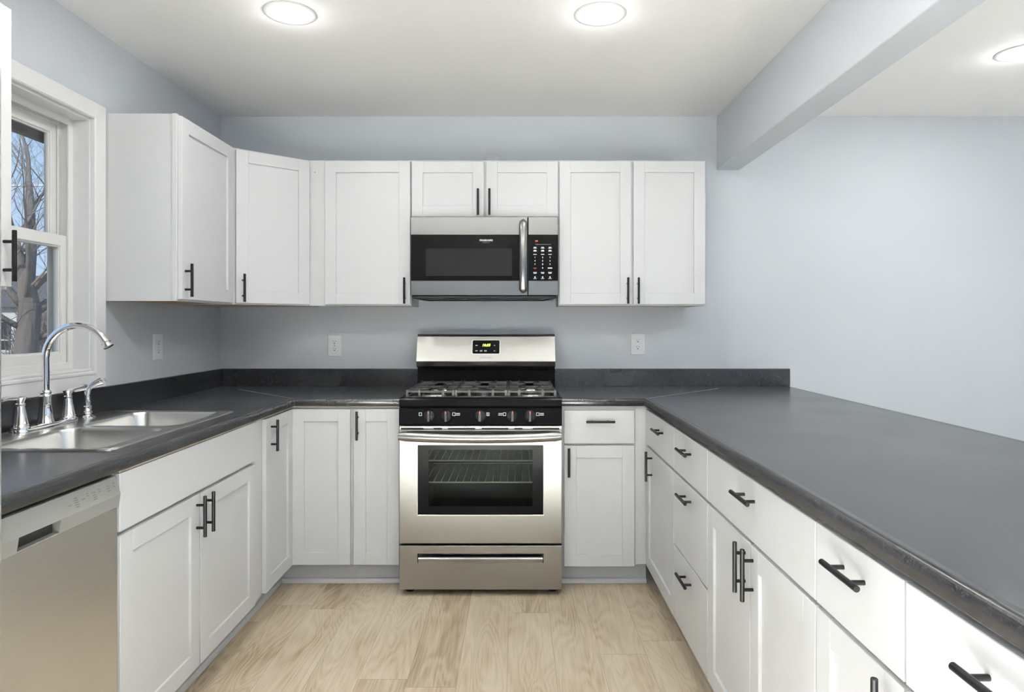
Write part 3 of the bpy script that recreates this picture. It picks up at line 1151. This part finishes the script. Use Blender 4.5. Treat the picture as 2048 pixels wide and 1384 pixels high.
m = MB()
m.box(-HWD + 0.2, -HWD + 0.6, 2.2, 26.5, 1.4, 34.6).box(HWD - 0.6, HWD - 0.2, 2.2, 26.5, 1.4, 34.6)
m.box(-HWD + 0.6, HWD - 0.6, 2.3, 26.5, 1.4, 9.5).box(-HWD + 0.6, HWD - 0.6, 2.3, 26.5, 29.6, 34.6).box(-HWD + 0.6, HWD - 0.6, 25.5, 26.5, 9.5, 29.6)
m.build('body', 'satin_black', rg)
m = MB()                                                   # oven cavity
m.box(-11.6, -11.3, 2.4, 22.0, 12.5, 28.2).box(11.3, 11.6, 2.4, 22.0, 12.5, 28.2).box(-11.6, 11.6, 21.7, 22.0, 12.5, 28.2).box(-11.6, 11.6, 2.4, 22.0, 12.2, 12.5).box(-11.6, 11.6, 2.4, 22.0, 28.2, 28.5)
m.build('oven_cavity', 'oven_enamel', rg)
for z in (24.3, 20.2):
    m = MB()
    m.tube([(-11.2, 3.4, z), (11.2, 3.4, z)], 0.15, 8)
    m.tube([(-11.2, 20.5, z), (11.2, 20.5, z)], 0.13, 8)
    for k in range(16):
        x = -10.5 + k * 1.4
        m.tube([(x, 3.4, z), (x, 20.5, z)], 0.07, 6)
    m.build('oven_rack', 'rack_wire', rg)
# cooktop
m = MB()
m.prism([(0.1, 34.85), (0.0, 35.1), (0.0, 36.1), (0.12, 36.38), (0.4, 36.5), (1.2, 36.5), (1.6, 36.2), (22.3, 36.2), (22.9, 36.5), (23.4, 36.5), (23.4, 34.85)], 'x', -HWD, HWD)
m.box(-HWD, -HWD + 0.75, 0.3, 23.4, 36.1, 36.5, 0.1).box(HWD - 0.75, HWD, 0.3, 23.4, 36.1, 36.5, 0.1)
m.build('cooktop', 'gloss_black', rg)
# control panel with knobs
m = MB()
m.prism([(0.05, 31.5), (-0.05, 31.7), (0.15, 34.5), (0.35, 34.72), (1.6, 34.72), (1.6, 31.5)], 'x', -HWD, HWD)
cp = m.build('control_panel', 'gloss_black', rg)
knob_me = None
for kx in (-9.45, -6.3, -0.1, 5.85, 9.05):
    m = MB()
    m.lathe([(0.0, 0.15), (1.05, 0.15), (1.05, -0.05), (0.98, -0.28), (0.62, -0.5), (0.0, -0.5)], (kx, 0, 33.2), 26, 'y')
    m.box(kx - 0.3, kx + 0.3, -1.05, -0.3, 32.2, 34.2, 0.1)
    kb = m.build('knob', 'satin_black', rg, 35)
    MB().box(kx - 0.06, kx + 0.06, -1.07, -1.0, 33.65, 34.15).box(kx - 0.06, kx + 0.06, -1.0, -.9, 34.12, 34.22).build('pointer', 'knob_red', kb)
for x, n in ((-11.05, 0), (-4.9, 2), (1.35, 1), (4.4, -2), (10.5, 2)):
    mk = MB()
    for (a, b, c, d) in ((-0.28, 0.28, 0.22, 0.3), (-0.28, 0.28, -0.3, -0.22), (-0.28, -0.2, -0.22, 0.22), (0.2, 0.28, -0.22, 0.22)):
        mk.box(x + a, x + b, -0.0, 0.1, 33.5 + c, 33.5 + d)
    if n == 1:
        mk.box(x - 0.06, x + 0.06, -0.0, 0.1, 33.3, 33.7)
    elif abs(n) == 2:
        s_ = 1 if n > 0 else -1
        for q in (0.12, -0.16):
            mk.box(x + s_ * 0.75 - 0.38, x + s_ * 0.75 + 0.38, -0.0, 0.1, 33.5 + q - 0.05, 33.5 + q + 0.07)
    mk.build('burner_symbol', 'print_white', cp)
# backguard
m = MB()
m.prism([(21.6, 40.7), (21.4, 41.0), (21.05, 41.95), (21.05, 42.1), (22.9, 47.3), (23.3, 47.65), (26.6, 47.65), (26.6, 40.7)], 'x', -HWD, HWD)
bg = m.build('backguard', 'stainless', rg)
MB().box(-HWD - 0.0, HWD + 0.0, 23.2, 26.7, 47.63, 47.78, 0.05).box(-HWD, -HWD + .18, 23.2, 26.6, 40.7, 47.63).box(HWD - .18, HWD, 23.2, 26.6, 40.7, 47.63).build('edge_trim', 'satin_black', bg)
MB().box(-HWD + 0.05, HWD - 0.05, 22.6, 26.5, 34.8, 40.72).box(-HWD + 1.5, HWD - 1.5, 22.25, 22.7, 40.05, 40.4, 0.1).build('splash_panel', 'gloss_black', rg)
slope = math.atan2(22.9 - 21.05, 47.3 - 42.1)


def on_guard(x, z, lift=0.0):
    y = 21.05 + (z - 42.1) * (22.9 - 21.05) / (47.3 - 42.1)
    return (x, y - lift * math.cos(slope), z + lift * math.sin(slope))


def guard_plate(x0, x1, z0, z1, r, t0, t1):
    m = MB()
    pl = rrect((x0 + x1) / 2, (z0 + z1) / 2, x1 - x0, z1 - z0, r, 5)
    m.loft([[on_guard(x, z, t0) for x, z in pl], [on_guard(x, z, t1) for x, z in pl]], True, True, True, False)
    return m


guard_plate(-3.05, 3.05, 43.5, 46.6, 0.35, -0.05, 0.05).build('display_bezel', 'wire_metal', bg)
guard_plate(-2.93, 2.93, 43.62, 46.48, 0.28, 0.0, 0.08).build('display', 'gloss_black', bg)
lettering('clock_digits', '10:55', 0.78, 'clock_green', bg, on_guard(0.0, 45.4, 0.1), (math.pi / 2 - slope, 0, 0), shear=0.25, width=1.75, bold=0.015)
for x, z, w in ((-2.05, 45.4, .5), (-2.05, 44.25, .5), (1.85, 45.4, .25), (1.85, 44.25, .28)):
    a, b = on_guard(x, z - 0.07, 0.09), on_guard(x, z + 0.07, 0.09)
    MB().box(x - w / 2, x + w / 2, a[1], b[1] + 0.01, z - 0.07, z + 0.07).build('key_mark', 'print_white', bg)
for x in (-1.05, -0.1):
    pm = MB()
    for dz in (0.08, -0.12):
        a = on_guard(x, 44.25 + dz, 0.1)
        pm.box(x - 0.28, x + 0.28, a[1], a[1] + 0.05, 44.25 + dz - 0.05, 44.25 + dz + 0.05)
    pm.build('key_mark', 'print_white', bg)
lettering('brand_lettering', 'FRIGIDAIRE', 0.42, 'print_dark', bg, on_guard(0.0, 42.8, 0.01), (math.pi / 2 - slope, 0, 0), width=2.5)
# oven door
od = MB()
zt, zb = 31.25, 9.75
wx, wz0, wz1 = 11.65, 14.85, 27.95


def plate_with_hole(m, X, Z0, Z1, hx, hz0, hz1, y0, y1, c=0.1):
    R = lambda x, z0, z1, y: [(-x, y, z0), (x, y, z0), (x, y, z1), (-x, y, z1)]
    m.loft([R(X, Z0, Z1, y1), R(X, Z0, Z1, y0 + c), R(X - c * 0.3, Z0 + c * 0.3, Z1 - c * 0.3, y0 + c * 0.3), R(X - c, Z0 + c, Z1 - c, y0), R(hx, hz0, hz1, y0), R(hx, hz0, hz1, y1)], True, False, False, False)


plate_with_hole(od, HWD, zb, 30.6, wx, wz0, wz1, 0.0, 2.0)
od.box(-HWD + 0.05, HWD - 0.05, 0.25, 2.0, 30.55, zt)
odo = od.build('oven_door', 'stainless', rg)
m = MB()
for x0, x1 in ((-14.6, -10.5), (-8.6, -7.1), (-6.0, -1.0), (0.2, 5.1), (6.2, 7.7), (9.6, 14.4)):
    m.box(x0, x1, -0.02, 0.3, 30.72, 30.92)
for x0, x1 in ((-13.4, -10.4), (-5.9, -0.9), (0.2, 5.0), (9.6, 12.6)):
    m.box(x0, x1, -0.02, 0.2, 28.62, 28.78)
m.build('vent_slots', 'matte_black', odo)
# bow handle
lp = []
for k in range(25):
    u = -1 + 2 * k / 24
    x = u * 14.75
    y = -1.9 - 0.75 * (1 - u * u)
    zc = 29.75 - 0.28 * (1 - u * u)
    h = 0.85 if abs(u) < 0.97 else 0.7
    lp.append([(x, y + 0.55 * math.cos(a) * 1.0, zc + h * math.sin(a)) for a in [2 * math.pi * q / 16 for q in range(16)]])
m = MB()
m.loft(lp, True, True, True)
m.box(-14.6, -13.6, -1.9, 0.05, 29.2, 30.2, 0.1).box(13.6, 14.6, -1.9, 0.05, 29.2, 30.2, 0.1)
m.build('door_handle', 'stainless', odo, 50)
m = MB()
for (a, b, c, d) in ((-wx, wx, wz0, wz0 + 0.2), (-wx, wx, wz1 - 0.12, wz1), (-wx, -wx + 0.14, wz0 + 0.2, wz1 - 0.12), (wx - 0.14, wx, wz0 + 0.2, wz1 - 0.12)):
    m.box(a, b, -0.12, 0.4, c, d, 0.04)
m.build('window_trim', 'wire_metal', odo)
m = MB()
gx, gz0, gz1 = 9.55, 16.6, 26.95
m.box(-wx + 0.1, -gx, 0.05, 0.35, wz0 + 0.1, wz1 - 0.1).box(gx, wx - 0.1, 0.05, 0.35, wz0 + 0.1, wz1 - 0.1).box(-gx, gx, 0.05, 0.35, wz0 + 0.1, gz0).box(-gx, gx, 0.05, 0.35, gz1, wz1 - 0.1)
m.build('window_border', 'gloss_black', odo)
MB().box(-gx, gx, 0.05, 0.25, gz0, gz1).build('window_glass', 'oven_glass', odo)
# storage drawer
m = MB()
plate_with_hole(m, HWD, 1.25, 9.35, 11.6, 6.15, 7.9, 0.05, 1.9)
m.box(-11.6, 11.6, 1.5, 1.9, 6.1, 7.95)
dw = m.build('storage_drawer', 'stainless', rg)
m = MB()
m.prism([(0.05, 6.15), (-0.25, 6.3), (-0.3, 7.0), (-0.1, 7.2), (0.5, 7.2), (0.5, 6.15)], 'x', -11.4, 11.4)
m.build('drawer_pull', 'stainless', dw, 30)
for x in (-13.4, 13.4):
    for y in (3.0, 24.0):
        MB().lathe([(0, 0.02), (0.75, 0.02), (0.75, 0.4), (0.35, 0.6), (0.35, 1.45), (0, 1.45)], (x, y, 0), 16).build('leg', 'matte_black', rg)
# burners and grates
for x, y, r in ((-9.3, 6.2, 1.9), (-9.3, 17.0, 1.5), (9.3, 6.2, 1.7), (9.3, 17.0, 1.4)):
    m = MB()
    m.lathe([(0, 36.2), (r + 0.5, 36.2), (r + 0.4, 36.45), (r, 36.5), (r, 36.75), (0, 36.75)], (x, y, 0), 24)
    bn = m.build('burner', 'wire_metal', rg, 40)
    MB().lathe([(0, 36.76), (r * 0.92, 36.76), (r * 0.92, 36.95), (r * 0.8, 37.05), (0, 37.08)], (x, y, 0), 24).build('burner_cap', 'satin_black', bn)
m = MB()
bo = rrect(0, 11.6, 3.0, 9.0, 1.45, 6)
m.loft([[(x, y, 36.2) for x, y in bo], [(x, y, 36.7) for x, y in bo], [(x * 0.9, 11.6 + (y - 11.6) * 0.96, 36.75) for x, y in bo]], True, True, True)
m.build('burner', 'wire_metal', rg, 40)


def bar(m, a, b, w=0.27, h=0.34):
    a, b = Vector(a), Vector(b)
    d = (b - a)
    d.z = 0
    if d.length < 1e-6:
        return
    n_ = Vector((-d.y, d.x, 0)).normalized() * (w / 2)
    zv = Vector((0, 0, h / 2))
    for s0 in (1,):
        l0 = [a + n_ - zv, a - n_ - zv, a - n_ * 0.7 + zv, a + n_ * 0.7 + zv]
        l1 = [b + n_ - zv, b - n_ - zv, b - n_ * 0.7 + zv, b + n_ * 0.7 + zv]
        m.loft([l0, l1], True, True, True, False)


ZG = 37.45
for gi, (x0, x1, cxs) in enumerate(((-14.0, -5.0, -9.3), (-4.85, 4.85, 0.0), (5.0, 14.0, 9.3))):
    m = MB()
    y0, y1, ym = 1.9, 22.0, 11.6
    for y in (y0, y1, ym):
        bar(m, (x0, y, ZG), (x1, y, ZG))
    for x in (x0 + 0.18, x1 - 0.18):
        bar(m, (x, y0, ZG), (x, y1, ZG))
        bar(m, (x, y0, ZG - 1.0), (x, y1, ZG - 1.0), 0.3, 0.25)
    bar(m, (x0, y0, ZG - 1.0), (x1, y0, ZG - 1.0), 0.34, 0.28)
    for cy in ((6.4, 17.0) if gi != 1 else (6.4, 17.0)):
        half = 5.0
        for sx, sy_ in ((-1, 0), (1, 0)):
            xe = x0 if sx < 0 else x1
            bar(m, (xe, cy + 1.3, ZG), (cxs + sx * 2.6, cy + 0.3, ZG + 0.05), 0.24)
            bar(m, (xe, cy - 1.3, ZG), (cxs + sx * 2.6, cy - 0.3, ZG + 0.05), 0.24)
            bar(m, (cxs + sx * 2.6, cy, ZG + 0.05), (cxs + sx * 1.0, cy, ZG + 0.1), 0.24)
        for sy_ in (-1, 1):
            ye = {(-1, 6.4): y0, (1, 6.4): ym, (-1, 17.0): ym, (1, 17.0): y1}[(sy_, cy)]
            for sx in (-1, 1):
                bar(m, (cxs + sx * 2.2, ye, ZG + 0.12), (cxs + sx * 0.9, cy + sy_ * 1.4, ZG + 0.12), 0.24)
    # feet and front uprights
    for x in (x0 + 0.2, cxs - 2.2, cxs + 2.2, x1 - 0.2):
        for y in (y0, y1):
            m.loft([[(x - 0.28, y - 0.16, 36.22), (x + 0.28, y - 0.16, 36.22), (x + 0.28, y + 0.16, 36.22), (x - 0.28, y + 0.16, 36.22)],
                    [(x - 0.17, y - 0.14, ZG + 0.32), (x + 0.17, y - 0.14, ZG + 0.32), (x + 0.17, y + 0.14, ZG + 0.32), (x - 0.17, y + 0.14, ZG + 0.32)]], True, True, True, False)
    m.build('grate', 'cast_iron', rg)

# ------------------------------------------------------------------ microwave
mw = thing('microwave', 'stainless over-the-range microwave with black glass door', 'microwave', (-6.5, 135.8, 55.6))
MB().box(-14.85, 14.85, 1.3, 15.1, 0.25, 16.2).build('body', 'satin_black', mw)
m = MB()
m.box(-14.6, 14.6, 0.8, 15.0, -0.35, 0.24, 0.1)
for k in range(3):
    m.box(-12 + k * 8.2, -5.2 + k * 8.2, 3.0, 3.5, -0.6, -0.3, 0.05)
m.tube([(-14.3, 1.6, -0.2), (-12.2, 6.5, -0.55), (12.2, 6.5, -0.55), (14.3, 1.6, -0.2)], 0.16, 8)
m.build('underside_grille', 'satin_black', mw)
DX = 8.72
md = MB()
md.box(-14.95, DX, 0.0, 1.2, 12.5, 16.2, 0.07).box(-14.95, DX, 0.0, 1.2, 0.25, 3.25, 0.07)
mdo = md.build('door', 'stainless_dark', mw)
MB().box(-14.9, DX - 0.02, 0.05, 1.2, 3.25, 12.5, 0.02).build('door_glass', 'gloss_black', mdo)
MB().box(-11.9, 5.6, -0.005, 0.06, 4.2, 9.75).build('window_screen', 'mw_window', mdo)
lettering('brand_lettering', 'FRIGIDAIRE', 0.5, 'print_white', mdo, (0.35, 0.04, 11.4), width=2.65, bold=0.01)
lettering('series_lettering', 'GALLERY', 0.22, 'print_dim', mdo, (0.35, 0.04, 10.95), width=1.5)
lp = []
for k in range(41):
    u = -1 + 2 * k / 40
    z = 8.15 + u * 7.45
    y = -0.5 - 1.05 * (1 - u * u) ** 0.8
    w = 0.8 * math.sqrt(max(0.05, 1 - max(0, (abs(u) - 0.88) / 0.12) ** 2))
    lp.append([(7.85 + w * math.cos(a), y + 0.42 * math.sin(a), z) for a in [2 * math.pi * q / 16 for q in range(16)]])
m = MB()
m.loft(lp, True, True, True)
m.box(7.5, 8.2, -0.6, 0.1, 0.9, 1.6, 0.1).box(7.5, 8.2, -0.6, 0.1, 14.7, 15.4, 0.1)
m.build('door_handle', 'stainless_dark', mdo, 50)
for z0, z1 in ((12.5, 16.2), (0.25, 3.25)):
    MB().box(DX + 0.16, 14.95, 0.0, 1.2, z0, z1, 0.07).build('control_trim', 'stainless_dark', mw)
mpo = MB().box(DX + 0.18, 14.93, 0.05, 1.2, 3.25, 12.5, 0.02).build('keypad', 'gloss_black', mw)
cols = (10.25, 11.8, 13.3)
m = MB()
for r_, z in enumerate((9.9, 9.3, 8.65)):
    for x in cols:
        if r_ < 2:
            m.box(x - 0.27, x + 0.27, 0.03, 0.1, z + 0.03, z + 0.16)
        m.box(x - 0.34, x + 0.34, 0.03, 0.1, z - 0.14, z - 0.02)
for x in cols:
    m.box(x - 0.36, x + 0.36, 0.03, 0.1, 4.85, 4.97).box(x - 0.3, x + 0.3, 0.03, 0.1, 4.67, 4.78)
    m.box(x - 0.33, x + 0.33, 0.03, 0.1, 3.62, 3.7)
    m.box(x - 0.12, x + 0.12, 0.03, 0.1, 3.8, 4.1)
m.box(12.85, 13.75, 0.03, 0.1, 5.68, 5.9)
m.build('key_print', 'print_white', mpo)
MB().box(10.3, 10.85, 0.03, 0.1, 11.15, 11.42).box(9.9, 10.6, 0.03, 0.1, 5.75, 5.87).box(10.05, 10.45, 0.03, 0.1, 5.58, 5.66).build('red_print', 'print_red', mpo)
MB().box(10.3, 13.5, 0.03, 0.1, 10.55, 10.63).build('dim_print', 'print_dim', mpo)
for i in range(10):
    x, z = (cols[i % 3], (7.95, 7.25, 6.55)[i // 3]) if i < 9 else (cols[1], 5.8)
    lettering('key_numeral', str(i + 1) if i < 9 else '0', 0.42, 'print_white', mpo, (x, 0.04, z), bold=0.015)

# duct on top of the cabinets
dct = MB()
dct.lathe([(0.0, 0), (1.9, 0), (1.9, 2.2), (1.75, 2.9), (1.2, 3.4), (0.0, 3.5)], (-5.3, 148.6, 84.0), 20)
tag(dct.build('duct_cap', 'wall_paint', None, 50), 'small grey duct cap on top of the cabinet above the microwave', 'duct')

# ------------------------------------------------------------------ dishwasher (faces +X)
dwx = thing('dishwasher', 'stainless dishwasher with grey control panel at lower left', 'dishwasher', (LFX, 47.1, 0), R90)
WD = 23.8
MB().box(0.15, WD - 0.15, 1.2, 23.0, 0.3, 33.9).build('body', 'dark_gap', dwx)
dr_ = MB().box(0.1, WD - 0.2, -0.85, 1.15, 4.6, 30.85, 0.08).build('door', 'stainless_dull', dwx)
m = MB()
prof = [(-0.95, 30.86), (-1.15, 32.2), (-0.55, 34.05), (-0.4, 34.12), (1.0, 34.12), (1.0, 30.86)]
m.prism(prof, 'x', 0.1, 9.2)
m.prism(prof, 'x', 14.4, WD - 0.15)
m.prism([(-0.35, 31.0), (-0.35, 31.9), (-1.12, 32.15), (-1.15, 32.2), (-0.55, 34.05), (-0.4, 34.12), (1.0, 34.12), (1.0, 30.86), (-0.95, 30.86), (-1.0, 31.0)], 'x', 9.2, 14.4)
pn = m.build('control_panel', 'control_grey', dwx)
MB().box(9.25, 14.35, -0.38, -0.3, 31.02, 31.95).build('grip_recess', 'dark_gap', pn)


def on_dw(z):
    return -1.15 + (z - 32.2) * 0.6 / 1.85


m = MB()
for x, z, w in ((16.0, 33.0, 0.5), (17.0, 33.45, 0.55), (17.0, 33.25, 0.55), (17.0, 33.05, 0.55), (17.0, 32.85, 0.55), (17.0, 32.65, 0.55), (18.0, 33.1, 0.5), (18.75, 33.45, 0.35), (18.75, 33.25, 0.3), (19.7, 33.3, 0.6), (19.7, 33.05, 0.5), (19.7, 32.85, 0.55), (19.7, 32.65, 0.5), (20.6, 33.4, 0.4), (20.6, 33.2, 0.4), (22.0, 33.4, 0.45), (22.0, 33.15, 0.45), (22.0, 32.9, 0.6), (23.0, 33.45, 0.3), (23.0, 33.15, 0.3)):
    y = on_dw(z)
    m.box(x - w / 2, x + w / 2, y - 0.015, y + 0.03, z - 0.035, z + 0.035)
m.build('key_print', 'print_dark', pn)
MB().box(0.1, WD - 0.1, 2.4, 3.0, 0.05, 4.4).build('toe_kick', 'grey_plastic', dwx)

# ------------------------------------------------------------------ refrigerator at the photo edge (faces +X)
fr = thing('refrigerator', 'stainless refrigerator at the left edge of the photo', 'refrigerator', (-37.6, 12.4, 0), R90)
FW = 33.8
MB().box(0.1, FW - 0.1, 0.2, 28.4, 1.0, 67.6, 0.1).build('body', 'grey_plastic', fr)
d1 = MB().box(0, FW, -2.2, 0.1, 27.4, 68.0, 0.25, 3).build('door', 'stainless_dull', fr)
d2 = MB().box(0, FW, -2.2, 0.1, 2.5, 26.6, 0.25, 3).build('freezer_drawer', 'stainless_dull', fr)
MB().cyl((2.0, -3.9, 34), (2.0, -3.9, 62), 0.5, 14).cyl((2, -3.9, 36), (2, -2.1, 36), 0.3, 10).cyl((2, -3.9, 60), (2, -2.1, 60), 0.3, 10).build('handle', 'stainless', d1, 40)
MB().cyl((4, -3.9, 23.5), (FW - 4, -3.9, 23.5), 0.5, 14).cyl((6, -3.9, 23.5), (6, -2.1, 23.5), 0.3, 10).cyl((FW - 6, -3.9, 23.5), (FW - 6, -2.1, 23.5), 0.3, 10).build('handle', 'stainless', d2, 40)
MB().box(0.3, FW - 0.3, 0.3, 1.2, 0.05, 2.3).build('toe_grille', 'grey_plastic', fr)


# ------------------------------------------------------------------ wall outlets
def outlet(label, loc, rotz):
    t = thing('wall_outlet', label, 'outlet', loc, rotz, 'wall outlets above the countertops')
    m = MB()
    pl = rrect(0, 0, 3.1, 4.8, 0.15, 3)
    m.loft([[(x, 0, z) for x, z in pl], [(x, -0.1, z) for x, z in pl], [(x * 0.95, -0.22, z * 0.965) for x, z in pl]], True, True, True, False)
    m.build('cover_plate', 'outlet_white', t)
    for zc in (0.78, -0.78):
        m = MB()
        a = [2 * math.pi * k / 24 for k in range(24)]
        lp = [(0.68 * math.cos(q), max(-0.55, min(0.55, 0.68 * math.sin(q)))) for q in a]
        m.loft([[(x, -0.2, zc + z) for x, z in lp], [(x, -0.27, zc + z) for x, z in lp]], True, False, True, False)
        s_ = m.build('socket', 'outlet_white', t)
        h = MB()
        h.box(-0.29, -0.21, -0.285, -0.2, zc + 0.02, zc + 0.34).box(0.21, 0.29, -0.285, -0.2, zc + 0.05, zc + 0.31)
        h.cyl((0, -0.285, zc - 0.25), (0, -0.2, zc - 0.25), 0.12, 10)
        h.build('slots', 'matte_black', s_)
    MB().cyl((0, -0.25, 0), (0, -0.2, 0), 0.12, 10).build('screw', 'wire_metal', t)
    return t


outlet('white outlet on the left wall between window and corner', (LEFT_X, 124.4, 45.8), R90)
outlet('white outlet on the back wall left of the stove', (-40.95, WALL_Y, 45.15), 0)
outlet('white outlet on the back wall right of the stove', (27.3, WALL_Y, 45.5), 0)


# ------------------------------------------------------------------ recessed ceiling lights and added fill lamps
def can_light(label, x, y, power=CAN_POWER, color=CAN_COLOR, spread=180, glow=0.3):
    t = thing('recessed_light', label, 'ceiling light', (x, y, CEIL), 0, 'recessed ceiling lights')
    m = MB()
    m.lathe([(2.75, -0.02), (3.85, -0.02), (3.88, -0.1), (3.75, -0.2), (2.95, -0.28), (2.75, -0.16)], (0, 0, 0), 40)
    bmesh.ops.delete(m.bm, geom=[f for f in m.bm.faces if len(f.verts) > 4], context='FACES')
    m.build('trim_ring', 'trim_white', t, 40)
    MB().lathe([(0.0, -0.04), (2.8, -0.04), (2.8, -0.16), (0.0, -0.2)], (0, 0, 0), 32).build('diffuser', 'lamp_diffuser', t, 40)
    ld = bpy.data.lights.new('lamp', 'AREA')
    ld.shape = 'DISK'
    ld.size = 4.6 * U
    ld.energy = power
    ld.color = color
    ld.spread = math.radians(spread)
    lo = bpy.data.objects.new('lamp', ld)
    lo.location = (0, 0, -0.35 * U)
    COL.objects.link(lo)
    lo.parent = t
    if spread > 170:             # side glow of the shallow diffuser
        gd = bpy.data.lights.new('lamp_glow', 'POINT')
        gd.energy = power * glow
        gd.color = color
        gd.shadow_soft_size = 1.6 * U
        go = bpy.data.objects.new('lamp_glow', gd)
        go.location = (0, 0, -2.0 * U)
        COL.objects.link(go)
        go.parent = t


can_light('lit recessed ceiling light on the sink side of the kitchen', -34.0, 100.6, CAN_POWER * 0.85)
can_light('lit recessed ceiling light in front of the stove, nearer the beam', 12.6, 101.0, CAN_POWER * 0.85)
can_light('lit recessed ceiling light beyond the beam, cut by the right photo edge', 86.8, 115.3, CAN_POWER * 2.4, glow=0.12)
can_light('recessed ceiling light above the dishwasher, out of view', -34.0, 56.0, CAN_POWER * 1.3, glow=1.5)
can_light('recessed ceiling light above the peninsula drawers, out of view', 12.6, 56.0, CAN_POWER * 1.3, glow=1.2)
FILL = dict(power=FILL_POWER, color=(0.66, 0.79, 1.0), spread=60)  # unseen lamps added behind the camera to bounce fill off the floor
FILL_NEXT = dict(FILL, power=FILL_POWER * 0.105, spread=62)  # weaker unseen lamps added to fill the next room
can_light('added ceiling fill lamp between refrigerator and peninsula, out of view', -10.0, 0.0, **dict(FILL, power=FILL_POWER * 0.45))
can_light('added ceiling fill lamp above the camera, out of view', -10.0, -34.0, **FILL)
can_light('added ceiling fill lamp near the rear openings, out of view', -8.0, -68.0, **FILL)
can_light('added ceiling fill lamp in the next room beside the peninsula, out of view', 105.0, 50.0, **FILL_NEXT)
can_light('added ceiling fill lamp in the next room near the side opening, out of view', 150.0, 20.0, **FILL_NEXT)
can_light('added ceiling fill lamp in the next room near the rear openings, out of view', 110.0, -40.0, **FILL_NEXT)
